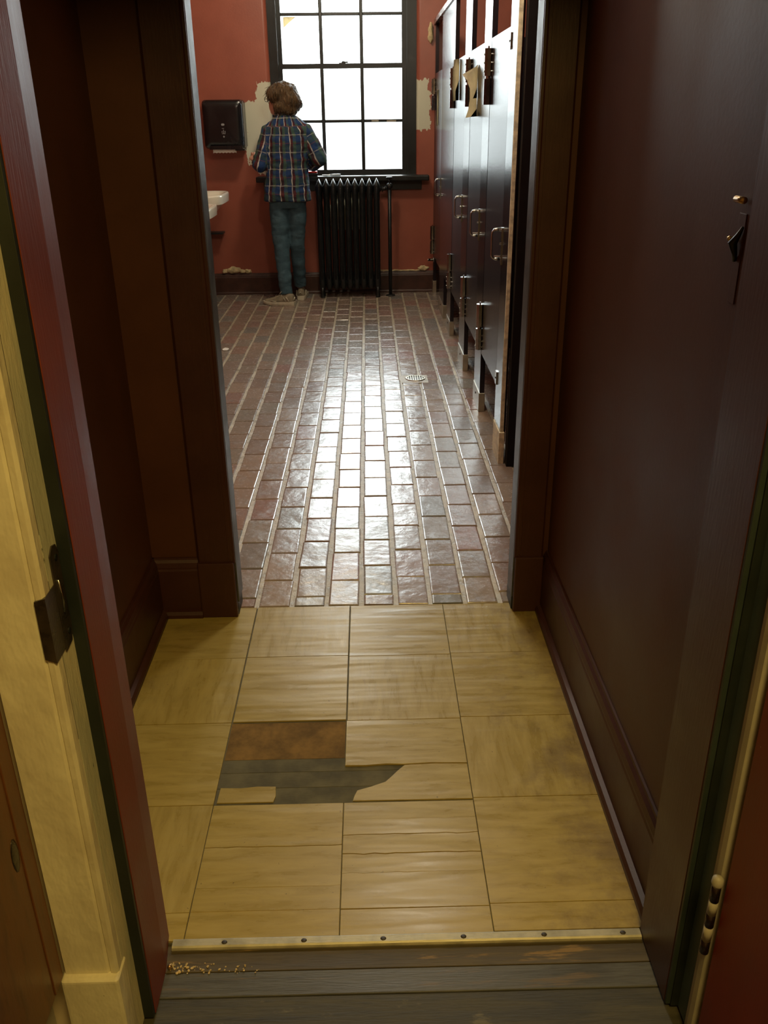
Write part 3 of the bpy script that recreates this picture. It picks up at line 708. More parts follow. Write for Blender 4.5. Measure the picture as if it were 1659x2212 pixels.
tape([(5.02, 1.705, .010, .002, 0), (5.02, 1.690, .05, .030, .02), (5.02, 1.668, .06, .072, .05), (5.02, 1.640, .05, .050, .02), (5.02, 1.60, .04, .036, .0), (5.02, 1.55, .03, .036, -.01), (5.02, 1.50, .05, .044, -.02), (5.02, 1.462, .06, .056, -.01)], 'curling tan tape strip on the second stall door from the doorway')
tape([(6.00, 1.785, .03, .032, .0), (6.00, 1.73, .03, .034, .01), (6.00, 1.67, .04, .036, .0), (6.00, 1.61, .03, .038, -.01), (6.00, 1.555, .02, .034, -.01)], 'pale tape strip hanging on the third stall door from the doorway')
tape([(7.70, 1.66, .05, .006, 0), (7.70, 1.58, .06, .010, .0), (7.70, 1.48, .06, .010, 0), (7.70, 1.40, .03, .006, .0)], 'thin pale strip on the farthest stall door')  # narrow pale upright band, lying nearly flat on the farthest door

# ------------------------------------------------------------------ floor drain, scraps
dr = empty('floor_drain', (*drain, 0)); tag(dr, 'round steel floor drain grate set among the bricks', 'drain')
bm = bmesh.new(); n = 28; ro, ri = .062, .052; z0, z1 = .0005, .0065
A = [[bm.verts.new((drain[0]+r*math.cos(2*math.pi*k/n), drain[1]+r*math.sin(2*math.pi*k/n), z)) for k in range(n)] for r, z in ((ro, z0), (ro-.003, z1), (ri, z1), (ri, z0))]
for a, b in ((0, 1), (1, 2), (2, 3), (3, 0)):
    for k in range(n): bm.faces.new((A[a][k], A[a][(k+1) % n], A[b][(k+1) % n], A[b][k]))
fin('rim', bm, 'steel_shoe', dr)
bm = bmesh.new(); prism(bm, [(drain[0]+.053*math.cos(2*math.pi*k/n), drain[1]+.053*math.sin(2*math.pi*k/n)) for k in range(n)], 'z', .0018, .0024); fin('sump', bm, 'nail', dr)
for k in range(7):
    x = drain[0] - .042 + .014*k; h = math.sqrt(max(0, ri**2 - (x-drain[0])**2))
    box('bar', x-.0026, x+.0026, drain[1]-h, drain[1]+h, .0026, .0064, 'steel_shoe', dr)
box('drain_grout', drain[0]-.085, drain[0]+.075, drain[1]-.09, drain[1]+.08, -.0035, .0016, 'mortar', dr, .001)
def scrap(x, y, sx, sy, label, mat='paper_white'):
    bm = bmesh.new(); k = 6; pts = [(x + sx*math.cos(2*math.pi*i/k)*rnd.uniform(.6, 1.1), y + sy*math.sin(2*math.pi*i/k)*rnd.uniform(.6, 1.1)) for i in range(k)]
    ngon_plate(bm, pts, .0022, .0045, .0008); tag(fin('paper_scrap', bm, mat, None), label, 'paper')
scrap(-1.005, 6.02, .03, .05, 'white paper scrap on the bricks at the edge of the door jamb')
scrap(-.49, 6.62, .016, .016, 'tiny pale scrap on the bricks in front of the person')

for (lx, ly, lz), pw, which in LAMPS:
    lf = empty('ceiling_lamp', (lx, ly, lz)); tag(lf, which + ' globe lamp hanging from the bathroom ceiling', 'lamp', 'globe lamps in the bathroom')
    ld = bpy.data.lights.new('bulb_light', 'POINT'); ld.energy = pw; ld.color = (1.0, .88, .66); ld.shadow_soft_size = .11
    lo_ = bpy.data.objects.new('bulb_light', ld); COL.objects.link(lo_); lo_.parent = lf
    bm = bmesh.new(); tube(bm, [(lx, ly, lz+.12), (lx, ly, ZC)], .010, 10); fin('stem', bm, 'chrome', lf, True)
    bm = bmesh.new(); loft(bm, [(lx, ly, ZC-.04, .03, .03), (lx, ly, ZC-.015, .065, .065), (lx, ly, ZC, .07, .07)], 20); fin('ceiling_rose', bm, 'chrome', lf, True)
    bm = bmesh.new(); loft(bm, [(lx, ly, lz+.115, .05, .05), (lx, ly, lz+.15, .035, .035), (lx, ly, lz+.16, .012, .012)], 20); fin('fitter_cap', bm, 'chrome', lf, True)
# ================================================================== VESTIBULE
floorV = empty('floor.001', (0, 1.8, 0)); tag(floorV, 'worn beige vinyl tile floor with a broken tile', 'floor', kind='structure')
box('underlayment', -.72, .56, 1.21, 2.487, -.06, -.0040, 'underlay', floorV)
TS = .3048; TX = [-.6950, -.3862, -.0813, .2235, .5283]; TYT = 2.4865
rows = [TYT - .0 - TS*k for k in range(5)] ; rows = [2.4865, 2.192, 1.887, 1.583, 1.279, 1.212]
g = .0009
def tile(pts, mat='tile', name='tile', rot=False, z=0.0):
    bm = bmesh.new(); ngon_plate(bm, pts, -.0040, z); o = fin(name, bm, mat, floorV)
    if rot:
        c = o.location.copy(); me = o.data
        for v in me.vertices: v.co = Vector((v.co.y, -v.co.x, v.co.z))
        o.rotation_euler = (0, 0, math.pi/2)
    return o
for r in range(5):
    for c in range(4):
        if (r, c) in ((2, 1), (2, 2), (3, 2), (3, 1)): continue
        x0, x1 = TX[c], TX[c+1]; y1, y0 = rows[r], rows[r+1]
        dy = {0: .0, 1: .004, 2: .0, 3: .006}[c]*(1 if r else 0); dyb = {0: .0, 1: .004, 2: .0, 3: .006}[c]
        ga = .0030 if c in (1, 2) and r < 2 else g
        tile([(x0+ga, y0+g+dyb), (x1-g, y0+g+dyb+.001), (x1-g, y1-g+dy+.001), (x0+ga, y1-g+dy)], rot=(r+c) % 2 == 1 and r != 4, z=rnd.uniform(-.0003, .0005))
def jag(xa, xb, y, amp, seed, n=13):
    return [(xa + (xb-xa)*k/n, y + amp*mnoise.noise(Vector((k*.9+seed*3.1, seed, 0))) + amp*.4*mnoise.noise(Vector((k*2.3, seed, 5)))) for k in range(n+1)]
# cracked tile: strips parted by wandering cracks
def strips(c, r, ys, amp=.004):
    x0, x1 = TX[c]+g, TX[c+1]-g; lines = [[(x0, rows[r]-g), (x1, rows[r]-g)]] + [jag(x0, x1, y, amp, i+1+c*7) for i, y in enumerate(ys)] + [[(x0, rows[r+1]+g), (x1, rows[r+1]+g)]]
    for k, (a, b) in enumerate(zip(lines, lines[1:])):
        gp = .0007
        tile([(p[0], p[1]-gp) for p in a] + [(p[0], p[1]+gp) for p in b[::-1]], name='tile_strip', z=rnd.uniform(-.0006, .0008))
strips(2, 3, [1.528, 1.480, 1.425, 1.372])
strips(1, 3, [1.452, 1.34], .003)
# broken tiles around the hole
x1, x2, x3 = TX[1], TX[2], TX[3]
tile([(x2+g, 1.887), (x3-g, 1.887), (x3-g, 1.775), *[(p[0], p[1]) for p in jag(x3-g, x2+g, 1.776, .003, 21)[1:-1]], (x2+g, 1.774)], name='tile_fragment')
tile([(x2+g, 1.7725), *[(p[0], p[1]-.0015) for p in jag(x2+g, x3-g, 1.776, .003, 24)[1:-1]], (x3-g, 1.7735), (x3-g, 1.711), (.13, 1.714), (.064, 1.711), (.02, 1.713), (-.03, 1.709), (x2+g, 1.710)], name='tile_fragment', z=.0014)
tile([(.068, 1.7095), (.14, 1.712), (x3-g, 1.709), (x3-g, 1.588), (.1, 1.588), (-.060, 1.588), (-.056, 1.606), (-.050, 1.622), (-.020, 1.633), (.018, 1.650), (.036, 1.672), (.050, 1.690)], name='tile_fragment', z=-.0004)
tile([(x1+.006, 1.590), (-.247, 1.590), (-.243, 1.61), (-.246, 1.641), (-.29, 1.643), (-.33, 1.638), (x1+.008, 1.640)], name='tile_fragment', z=.0)
box('adhesive_patch', x1+.002, x2-.001, 1.742, 1.886, -.0042, -.0026, 'adhesive', floorV)
for a, b in ((1.742, 1.695), (1.694, 1.640), (1.639, 1.584)):
    box('underlay_board', x1, .10, b, a, -.0045, -.0031, 'underlay', floorV, .0004, 1)

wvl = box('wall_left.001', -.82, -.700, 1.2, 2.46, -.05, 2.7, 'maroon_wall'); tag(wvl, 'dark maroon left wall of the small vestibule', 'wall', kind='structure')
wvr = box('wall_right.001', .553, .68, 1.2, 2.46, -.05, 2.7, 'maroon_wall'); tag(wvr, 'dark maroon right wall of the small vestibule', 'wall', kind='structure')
cv = box('ceiling.001', -.85, .70, 1.2, 2.6, 2.7, 2.8, 'ceil'); tag(cv, 'pale ceiling of the small vestibule', 'ceiling', kind='structure')
baseboard('baseboard_left', 1.215, 2.46, 'y', -.681, 1, .205, .019, 'maroon_trim', 'maroon skirting board along the left vestibule wall')
baseboard('baseboard_right', 1.225, 2.46, 'y', .535, -1, .205, .018, 'maroon_trim', 'maroon skirting board along the right vestibule wall')
baseboard('baseboard_front', -.700, -.553, 'x', 2.441, -1, .205, .019, 'maroon_trim', 'short maroon skirting beside the bathroom door casing')
# bathroom doorway frame
d3 = empty('door_1', (0, 2.5, 0)); tag(d3, 'dark maroon frame of the doorless opening into the bathroom', 'door frame', kind='structure')
def casing(x0, x1, inner):
    bm = bmesh.new(); prism(bm, [(x0, 2.46), (x0, 2.442), (x0+.006, 2.437), (x1-.006, 2.437), (x1, 2.442), (x1, 2.46)], 'z', .19, DH+.1); c = fin('casing', bm, 'maroon_trim', d3)
    xb = x1-.018 if inner < 0 else x0
    tmp = (x1-.020, x1-.014) if inner > 0 else (x0+.014, x0+.020)
    box('bead', tmp[0], tmp[1], 2.4345, 2.437, .2, DH+.1, 'maroon_trim', c)
    bm = bmesh.new(); bx(bm, x0-.002, x1+.001, 2.428, 2.46, .0, .196); fin('plinth_block', bm, 'maroon_trim', d3, False, .004)
casing(-.553, DX0-.006, 1); casing(DX1+.006, .5345, -1)
boxes('head_casing', [(-.553, .5345, 2.437, 2.46, DH+.006, DH+.1)], 'maroon_trim', d3)
for s, x0, x1 in ((-1, DX0-.020, DX0), (1, DX1, DX1+.020)):
    j = box('jamb', x0, x1, 2.449, 2.535, .045, DH+.02, 'jamb_black', d3, .002)
    boxes('jamb_foot', [(x0, x1-.004*(s > 0), 2.449, 2.535, 0, .045)] if s > 0 else [(x0, x1-.004, 2.449, 2.535, 0, .045)], 'green_black', d3)
    e = box('jamb_edge', (x0 if s < 0 else x0+.001), (x1-.001 if s < 0 else x1), 2.440, 2.449, .19, DH, 'maroon_trim', d3)
box('head_jamb', DX0, DX1, 2.449, 2.535, DH, DH+.02, 'jamb_black', d3)

# ================================================================== OUTER DOORWAY (hall side)
LX, RX = -.407, .511
wh = empty('wall_front.001', (0, 1.02, 0)); tag(wh, 'hall wall around the outer doorway', 'wall', kind='structure')
box('wall_piece', -1.65, -.45, 1.02, 1.205, -.05, 2.8, 'hall_wall', wh); box('wall_piece', .56, 1.65, 1.02, 1.205, -.05, 2.8, 'hall_wall', wh); box('wall_piece', -.45, .56, 1.02, 1.205, 2.17, 2.8, 'hall_wall', wh)
d1 = empty('door_2', (0, 1.1, 0)); tag(d1, 'old painted frame of the outer doorway with chipped cream casing', 'door frame', kind='structure')
# left jamb: rabbet, black gasket, red stop with a chamfered back edge
bm = bmesh.new(); prism(bm, [(-.45, 1.012), (LX-.019, 1.008), (LX-.019, 1.062), (-.45, 1.062)], 'z', .0, 2.17); fin('jamb', bm, 'cream_edge', d1)
box('gasket', -.45, LX-.0012, 1.0545, 1.064, .0, 2.15, 'green_black', d1, .001)
bm = bmesh.new(); prism(bm, [(-.45, 1.064), (LX, 1.064), (LX, 1.152), (LX-.010, 1.226), (-.45, 1.226)], 'z', .0, 2.17); fin('door_stop', bm, 'red_jamb', d1, False, .0015, 1)
# left casing: flat board, rounded inner bead, plinth block
bm = bmesh.new(); prism(bm, [(-.514, 1.02), (-.514, .990), (-.511, .986), (-.444, .986), (-.440, .9895), (-.438, .986), (-.430, .985), (-.426, .990), (-.426, 1.006), (-.429, 1.0095), (-.435, 1.02)], 'z', .205, 2.25)
fin('casing', bm, 'cream', d1)
bm = bmesh.new(); bx(bm, -.517, -.423, .972, 1.02, .0, .205); fin('plinth_block', bm, 'cream', d1, False, .006, 3)
# long black crack between casing bead and jamb
bm = bmesh.new(); a, b = [], []
for k in range(90):
    z = .62 + k*.0135; wd = .0045*max(0, .25 + 1.6*mnoise.noise(Vector((z*9, 2, 0)))) * (1 if .95 < z < 1.3 else .35)
    a.append((-.4262, 1.0072 - wd, z)); b.append((-.4262, 1.0084 + .3*wd, z))
for k in range(89):
    v = [bm.verts.new(p) for p in (a[k], b[k], b[k+1], a[k+1])]
    if (Vector(a[k])-Vector(b[k])).length > .0013: bm.faces.new(v)
bmesh.ops.delete(bm, geom=[v for v in bm.verts if not v.link_faces], context='VERTS')
bmesh.ops.solidify(bm, geom=bm.faces[:], thickness=.0012); fins('paint_crack', bm, 'nail', d1)
sp = empty('strike_plate', (-.43, 1.02, .81)); sp.parent = d1; sp.location = Vector((-.43, 1.02, .81)) - wloc(d1)
bm = bmesh.new(); prism(bm, [(1.022, .945), (1.034, .955), (1.047, .952), (1.052, .94), (1.052, .815), (1.046, .803), (1.02, .800)], 'x', -.4275, -.4240); fin('plate', bm, 'old_plate', sp, False, .001, 1)
bm = bmesh.new(); prism(bm, [(-.4395, .90), (-.4395, .812), (-.4245, .806), (-.4245, .905)], 'y', .9825, 1.03); fin('lip', bm, 'old_plate', sp, False, .003, 2)
bm = bmesh.new()
for z in (.936, .822): tube(bm, [(-.4245, 1.040, z), (-.4225, 1.040, z)], .0045, 10)
fins('screw', bm, 'iron', sp)
bm = bmesh.new(); tube(bm, [(-.4238, 1.034, .905), (-.4230, 1.037, .88), (-.4238, 1.034, .855)], .0022, 6); fin('latch_lip', bm, 'chrome', sp, True)
# right jamb
bm = bmesh.new(); prism(bm, [(.56, 1.012), (.5335, 1.012), (.5335, 1.062), (.56, 1.062)], 'z', 0, 2.17); fin('jamb', bm, 'teal', d1)
box('gasket', .520, .5345, 1.052, 1.0635, .0, 2.15, 'green_black', d1, .001)
box('gasket_strip', RX+.001, .5205, 1.056, 1.0635, .0, 2.15, 'dark_green', d1, .001)
bm = bmesh.new(); prism(bm, [(.56, 1.064), (RX, 1.064), (RX, 1.214), (RX+.006, 1.222), (.56, 1.222)], 'z', .0, 2.17); fin('door_stop', bm, 'maroon_trim', d1, False, .0015, 1)
bm = bmesh.new(); pts = []
prism(bm, [(.530, 1.0115), (.5285, 1.000), (.530, .988), (.56, .988), (.56, 1.02), (.54, 1.02)], 'z', 0, 2.2)
fin('chipped_edge', bm, 'cream_chip', d1, False, .002, 2)
box('casing', *(.56, .64, .988, 1.02, 0, 2.25), 'cream', d1)
boxes('head_casing', [(-.531, .64, .992, 1.02, 2.17, 2.25)], 'cream', d1); boxes('head_jamb', [(-.45, .56, 1.012, 1.214, 2.15, 2.17)], 'red_jamb', d1)
# red door leaf, standing open towards the hall
dl = empty('door_3', (.55, .55, 0)); tag(dl, 'red painted door standing open on the right with worn hinge', 'door', kind='structure')
bm = bmesh.new(); prism(bm, [(.537, .978), (.5335, .972), (.5335, .12), (.5735, .12), (.5735, .978)], 'z', .012, 2.14); fin('leaf', bm, 'red_door', dl, False, .003, 2)
hg = empty('hinge', (.524, .985, .225)); hg.parent = dl; hg.location = Vector((.524, .985, .225)) - wloc(dl)
for k, (za, zb, mt) in enumerate(((.225, .252, 'dark_bronze'), (.253, .283, 'cream_chip'), (.284, .310, 'dark_bronze'), (.311, .338, 'cream_chip'), (.339, .370, 'dark_bronze'))):
    bm = bmesh.new(); tube(bm, [(.524, .983, za), (.524, .983, zb)], .0072, 12); fin('knuckle', bm, mt, hg, True)
bm = bmesh.new(); loft(bm, [(.524, .983, .370, .0072, .0072), (.524, .983, .376, .0095, .0095), (.524, .983, .386, .0085, .0085), (.524, .983, .390, .004, .004)], 12); fin('finial', bm, 'cream_chip', hg, True)
# latch remnants on the right wall
lk = empty('old_latch', (.55, 1.34, 1.27)); tag(lk, 'broken black and brass latch left on the right vestibule wall', 'latch')
bm = bmesh.new(); tube(bm, [(.545, 1.352, 1.349), (.545, 1.322, 1.349)], .005, 10); fin('brass_pin', bm, 'brass', lk, True)
bm = bmesh.new(); tube(bm, [(.549, 1.322, 1.312), (.547, 1.330, 1.300), (.543, 1.337, 1.288), (.547, 1.333, 1.272), (.549, 1.336, 1.262)], [.002, .004, .007, .004, .003], 8); fin('hook', bm, 'iron', lk, True)
box('back_plate', .5515, .5535, 1.322, 1.348, 1.20, 1.33, 'maroon_wall', lk, .0008)
bm = bmesh.new(); ball(bm, (.543, 1.352, 1.293), .004, 1); tube(bm, [(.543, 1.352, 1.293), (.553, 1.352, 1.293)], .003, 8); fin('screw', bm, 'brass', lk)

# ------------------------------------------------------------------ threshold
th = empty('trim_1', (.05, 1.15, 0)); tag(th, 'worn wooden door sill below the metal edging strip', 'threshold', kind='structure')
box('sill_board', -.43, .54, 1.150, 1.213, -.06, -.0075, 'sill_wood', th, .001)
box('sill_board', -.43, .54, 1.098, 1.1492, -.06, -.0085, 'sill_grey', th, .002)
ms = empty('metal_strip', (.05, 1.207, 0)); tag(ms, 'scuffed aluminium edging strip nailed along the tile edge', 'edging strip')
bm = bmesh.new(); prism(bm, [(1.1955, -.0072), (1.1945, -.0030), (1.1965, .0008), (1.200, .0028), (1.2135, .0030), (1.2165, .0012), (1.2165, .0)], 'x', LX+.001, RX-.001); fin('strip', bm, 'alum', ms)
for x in (-.305, -.150, .005, .162, .320, .475):
    bm = bmesh.new(); loft(bm, [(x, 1.206, .0028, .0058, .0046), (x, 1.206, .0038, .0052, .0042), (x, 1.206, .0043, .003, .0025)], 12); fin('nail_head', bm, 'nail', ms, True)
fh = empty('floor.002', (0, 0, 0)); tag(fh, 'dark scuffed board floor of the hall', 'floor', kind='structure')
yb = 1.0972; wds = [.115, .11, .118, .112, .115]
k = 0
while yb > -2.3:
    wd = .115; box('floor_board', -1.65, 1.65, yb-wd+.001, yb, -.06, -.0100, 'hall_board', fh, .0015, 1); yb -= wd; k += 1
# paint chips swept into the left corner of the sill
bm = bmesh.new()
for i in range(70):
    t = rnd.random()**1.5; x = -.400 + .17*t + rnd.uniform(-.004, .004); y = 1.160 + rnd.uniform(-.012, .010) - .004*t; s = rnd.uniform(.0012, .0042)*(1-.4*t)
    v = ball(bm, (0, 0, 0), (s, s*rnd.uniform(.4, 1), s*rnd.uniform(.2, .7)), 1); rot = Matrix.Rotation(rnd.uniform(0, 6), 3, 'Z') @ Matrix.Rotation(rnd.uniform(-.8, .8), 3, 'X')
    for p in v: p.co = rot @ p.co + Vector((x, y, -.0075 + s*.35))
db = fin('paint_chips', bm, 'debris', None); tag(db, 'crumbs of paint chips swept into the left end of the sill', 'debris', kind='stuff')
bm = bmesh.new(); ball(bm, (-.402, 1.158, -.002), (.005, .005, .006), 2)
for v in bm.verts: v.co += Vector((.0015, 0, 0))*mnoise.noise(v.co*300)
tag(fin('orange_crumb', bm, 'brass', None, True), 'orange crumb at the foot of the left red jamb', 'debris')

# ------------------------------------------------------------------ hall enclosure and varnished panel at left
hl = box('wall_left.002', -1.75, -1.65, -2.3, 1.02, -.05, 2.8, 'hall_wall'); tag(hl, 'left wall of the hall', 'wall', kind='structure')
hr = box('wall_right.002', 1.65, 1.75, -2.3, 1.02, -.05, 2.8, 'hall_wall'); tag(hr, 'right wall of the hall', 'wall', kind='structure')
hb = box('wall_back.001', -1.75, 1.75, -2.4, -2.3, -.05, 2.8, 'hall_wall'); tag(hb, 'wall behind the camera in the hall', 'wall', kind='structure')
hc = box('ceiling.002', -1.75, 1.75, -2.4, 1.22, 2.8, 2.9, 'ceil'); tag(hc, 'hall ceiling', 'ceiling', kind='structure')
wp = empty('wood_panel', (-.56, .5, .205)); tag(wp, 'varnished orange-brown wooden panel at left beside the cream casing', 'panel')
box('board', -.560, -.5145, -.2, .9845, .205, 1.5, 'varnish', wp, .003); box('edge_bead', -.5152, -.5125, .945, .950, .21, 1.5, 'varnish', wp, .001)
bm = bmesh.new(); ball(bm, (-.5143, .93, .52), (.0010, .012, .030), 2); fin('knot', bm, 'old_plate', wp, True)
bl = box('baseboard_left.001', -.575, -.545, -.2, .985, 0, .2, 'cream_chip'); tag(bl, 'pale skirting below the varnished panel', 'baseboard', kind='structure')

# ================================================================== PERSON
per = empty('person', (-.67, 7.72, 0)); tag(per, 'person in a blue plaid flannel shirt and jeans standing with back turned at the window', 'person')
SHL, SHR = Vector((-.785, 7.71, 1.376)), Vector((-.495, 7.71, 1.376))
ELL, ELR = Vector((-.868, 7.66, 1.125)), Vector((-.392, 7.69, 1.168))
WRL, WRR = Vector((-.925, 7.800, 1.150)), Vector((-.475, 7.895, 1.090))
# body: one continuous skin (head, neck, trunk, arms, hands, legs)
bm = bmesh.new()
HC = Vector((-.692, 7.740, 1.600)); FD = Vector((-.83, .55, 0)).normalized(); SD = Vector((FD.y, -FD.x, 0))
def hp(f, s, z): return HC + FD*f + SD*s + Vector((0, 0, z))
ball(bm, hp(-.012, 0, .018), (.080, .080, .092), 3); ball(bm, hp(.030, 0, -.040), (.062, .062, .078), 3); ball(bm, hp(.060, 0, -.085), (.030, .030, .026), 2)
ball(bm, hp(.090, 0, -.022), (.014, .014, .020), 2); ball(bm, hp(.076, .0, -.062), (.018, .018, .010), 2)
for s in (-1, 1):
    ball(bm, hp(.0, s*.080, -.018), (.012, .012, .028), 2); ball(bm, hp(.058, s*.034, .004), (.018, .018, .012), 2)
tube(bm, [(-.655, 7.705, 1.40), (-.67, 7.715, 1.50), (-.685, 7.73, 1.56)], [.062, .055, .055], 16)
loft(bm, [(-.655, 7.71, .84, .13, .09), (-.655, 7.71, 1.05, .13, .085), (-.645, 7.71, 1.30, .145, .09), (-.645, 7.71, 1.40, .14, .07), (-.65, 7.705, 1.445, .08, .05)], 20)
for sh, el, wr_ in ((SHL, ELL, WRL), (SHR, ELR, WRR)):
    tube(bm, [sh, sh.lerp(el, .5), el], [.050, .043, .038], 12); ball(bm, el, .039, 2)
    tube(bm, [el, el.lerp(wr_, .4), wr_], [.040, .038, .026], 12)
def hand(wr_, d, up, out):
    """palm, four fingers curled, thumb; d = pointing direction, up = back of the hand, out = thumb side"""
    pc = wr_ + d*.045
    tube(bm, [wr_ - d*.01, wr_ + d*.03, wr_ + d*.08], [.027, .036, .038], 12, .48)
    for k in range(4):
        o = out*(.027 - .018*k); L = (.072, .080, .075, .058)[k]; b0 = wr_ + d*.078 + o
        p1 = b0 + d*L*.45 + up*.006; p2 = p1 + d*L*.22 - up*L*.28; p3 = p2 - d*L*.05 - up*L*.28
        tube(bm, [b0 - d*.015, p1, p2, p3], [.0105, .0098, .0090, .0075], 8)
    t0 = wr_ + d*.025 + out*.028; tube(bm, [t0, t0 + d*.028 + out*.022 - up*.006, t0 + d*.055 + out*.022 - up*.018], [.013, .011, .0085], 8)
hand(WRL, Vector((-.28, .90, .22)).normalized(), Vector((-.75, -.20, .55)).normalized(), Vector((.1, -.35, .93)).normalized())
hand(WRR, Vector((-.45, .85, -.15)).normalized(), Vector((.2, .2, .95)).normalized(), Vector((-.85, -.45, .25)).normalized())
KL, KR = Vector((-.735, 7.685, .475)), Vector((-.607, 7.745, .475)); AL, AR = Vector((-.705, 7.600, .085)), Vector((-.605, 7.862, .095))
for hx, kn, an in ((-.728, KL, AL), (-.580, KR, AR)):
    tube(bm, [(hx, 7.71, .86), (hx*.6+kn.x*.4, 7.70, .68), kn, kn.lerp(an, .35), an], [.060, .055, .042, .040, .030], 14)
ball(bm, AL + Vector((-.05, .01, -.045)), (.075, .034, .034), 2); ball(bm, AR + Vector((0, .05, -.05)), (.034, .075, .034), 2)
organic('body', bm, 'skin', per, .0065, 3)
# jeans
def wrk(sc, amp, seed): return lambda c: amp*(mnoise.noise(Vector((c.x*sc, c.y*sc, c.z*sc*2.2 + seed))) + .5*mnoise.noise(Vector((c.x*sc*2.3, c.y*sc*2.3, c.z*sc*4 + seed))))
bm = bmesh.new()
loft(bm, [(-.660, 7.705, .78, .142, .105), (-.660, 7.70, .84, .160, .120), (-.660, 7.705, .92, .162, .118), (-.66, 7.71, 1.0, .15, .105)], 24)
tube(bm, [(-.735, 7.70, .86), (-.735, 7.695, .70), (-.738, 7.69, .58), KL, (-.728, 7.665, .34), (-.716, 7.625, .18), (-.708, 7.603, .085)], [.086, .083, .072, .067, .063, .056, .055], 18)
tube(bm, [(-.585, 7.70, .86), (-.590, 7.705, .70), (-.600, 7.73, .58), KR, (-.607, 7.785, .34), (-.606, 7.835, .18), (-.605, 7.852, .115)], [.078, .075, .068, .063, .060, .054, .052], 18)
organic('jeans', bm, 'denim', per, .008, 5, wrk(9, .006, 3))
# shirt
bm = bmesh.new()
loft(bm, [(-.664, 7.70, .838, .198, .138), (-.664, 7.70, .90, .192, .135), (-.660, 7.70, 1.00, .182, .128), (-.655, 7.705, 1.10, .172, .122), (-.648, 7.71, 1.22, .172, .122), (-.642, 7.71, 1.32, .178, .118), (-.640, 7.71, 1.385, .172, .100), (-.642, 7.71, 1.428, .152, .088), (-.646, 7.712, 1.464, .112, .076), (-.652, 7.715, 1.495, .070, .066)], 28)
tube(bm, [SHL + Vector((.04, 0, .01)), SHL, SHL.lerp(ELL, .5), ELL, ELL + (WRL-ELL)*.22], [.058, .062, .063, .064, .064], 16)
tube(bm, [SHR + Vector((-.04, 0, .01)), SHR, SHR.lerp(ELR, .5), ELR, ELR.lerp(WRR, .35), ELR.lerp(WRR, .72)], [.058, .062, .066, .074, .067, .058], 16)
ball(bm, ELL + Vector((0, -.01, -.004)), .060, 3); ball(bm, ELR + Vector((0, -.006, -.006)), .073, 3)
shirt, wco = organic('shirt', bm, 'plaid', per, .0075, 7, wrk(10, .007, 11), True)
pu = np.zeros(len(wco)); pv = np.zeros(len(wco))
for i, p in enumerate(wco):
    v = Vector(p); best = None
    for sgn, sh, el, wr_ in ((-1, SHL, ELL, WRL), (1, SHR, ELR, WRR)):
        for a, b, l0 in ((sh, el, 0), (el, wr_, (el-sh).length)):
            d = b-a; tt = max(0, min(1, (v-a).dot(d)/d.dot(d))); q = a+d*tt; dd = (v-q).length
            if best is None or dd < best[0]: best = (dd, a, d.normalized(), q, l0 + tt*d.length, sgn)
    dd, a, d, q, l, sgn = best
    edge = abs(v.x + .642) > .155 - .0*v.z
    if dd < .085 and (abs(v.x+.642) > .165 or (v.y > 7.84 and v.z < 1.25)):
        r = v-q; e1 = d.orthogonal().normalized(); e2 = d.cross(e1); pu[i] = .060*math.atan2(r.dot(e2), r.dot(e1)) + .3; pv[i] = l + .02
    else:
        pu[i] = .17*math.atan2(v.x + .652, -(v.y - 7.71)*1.15) + .004 + (.05 if v.z > 1.405 else 0); pv[i] = v.z
for nm, arr in (('pu', pu), ('pv', pv)):
    a_ = shirt.data.attributes.new(nm, 'FLOAT', 'POINT'); a_.data.foreach_set('value', arr.astype(np.float32))
bm = bmesh.new(); C0 = Vector((-.655, 7.718, 1.485)); n = 28; R2 = []
for rr, zz in ((.070, -.012), (.074, .014), (.070, .030), (.064, .028), (.062, .0)):
    R2.append([bm.verts.new(C0 + Vector((rr*math.cos(2*math.pi*k/n)*1.08, rr*math.sin(2*math.pi*k/n)*.95, zz - .012*math.sin(2*math.pi*k/n)))) for k in range(n)])
for a, b in zip(R2, R2[1:]):
    for k in range(n): bm.faces.new((a[k], a[(k+1) % n], b[(k+1) % n], b[k]))
col = fin('collar', bm, 'plaid', shirt, True)
at1 = col.data.attributes.new('pu', 'FLOAT', 'POINT'); at2 = col.data.attributes.new('pv', 'FLOAT', 'POINT')
at1.data.foreach_set('value', [.075*math.atan2(v.co.x, -v.co.y) for v in col.data.vertices]); at2.data.foreach_set('value', [v.co.z+.3 for v in col.data.vertices])
# hair: full bob, tousled
bm = bmesh.new(); HH = Vector((-.652, 7.725, 1.615))
ball(bm, HH + Vector((0, 0, .035)), (.108, .108, .088), 3); ball(bm, HH + Vector((.035, -.02, -.02)), (.105, .100, .090), 3); ball(bm, HH + Vector((-.048, -.025, .022)), (.088, .085, .075), 3)
ball(bm, HH + Vector((.072, -.01, -.038)), (.076, .080, .066), 3); ball(bm, HH + Vector((.000, -.05, -.060)), (.085, .060, .062), 3); ball(bm, HH + Vector((.045, -.04, -.085)), (.070, .060, .042), 3)
ball(bm, HH + Vector((-.085, .015, .030)), (.052, .060, .055), 3)
ball(bm, HH + Vector((.005, -.012, -.100)), (.080, .072, .040), 3)
hair, hco = organic('hair', bm, 'hair', per, .007, 3, lambda c: .010*mnoise.noise(Vector((c.x*22, c.y*22, c.z*9))) + .006*mnoise.noise(Vector((c.x*55, c.y*55, c.z*20))), True)
bm = bmesh.new(); hm = hair.data; hw = wloc(hair); idx = list(range(len(hco))); rnd.shuffle(idx)
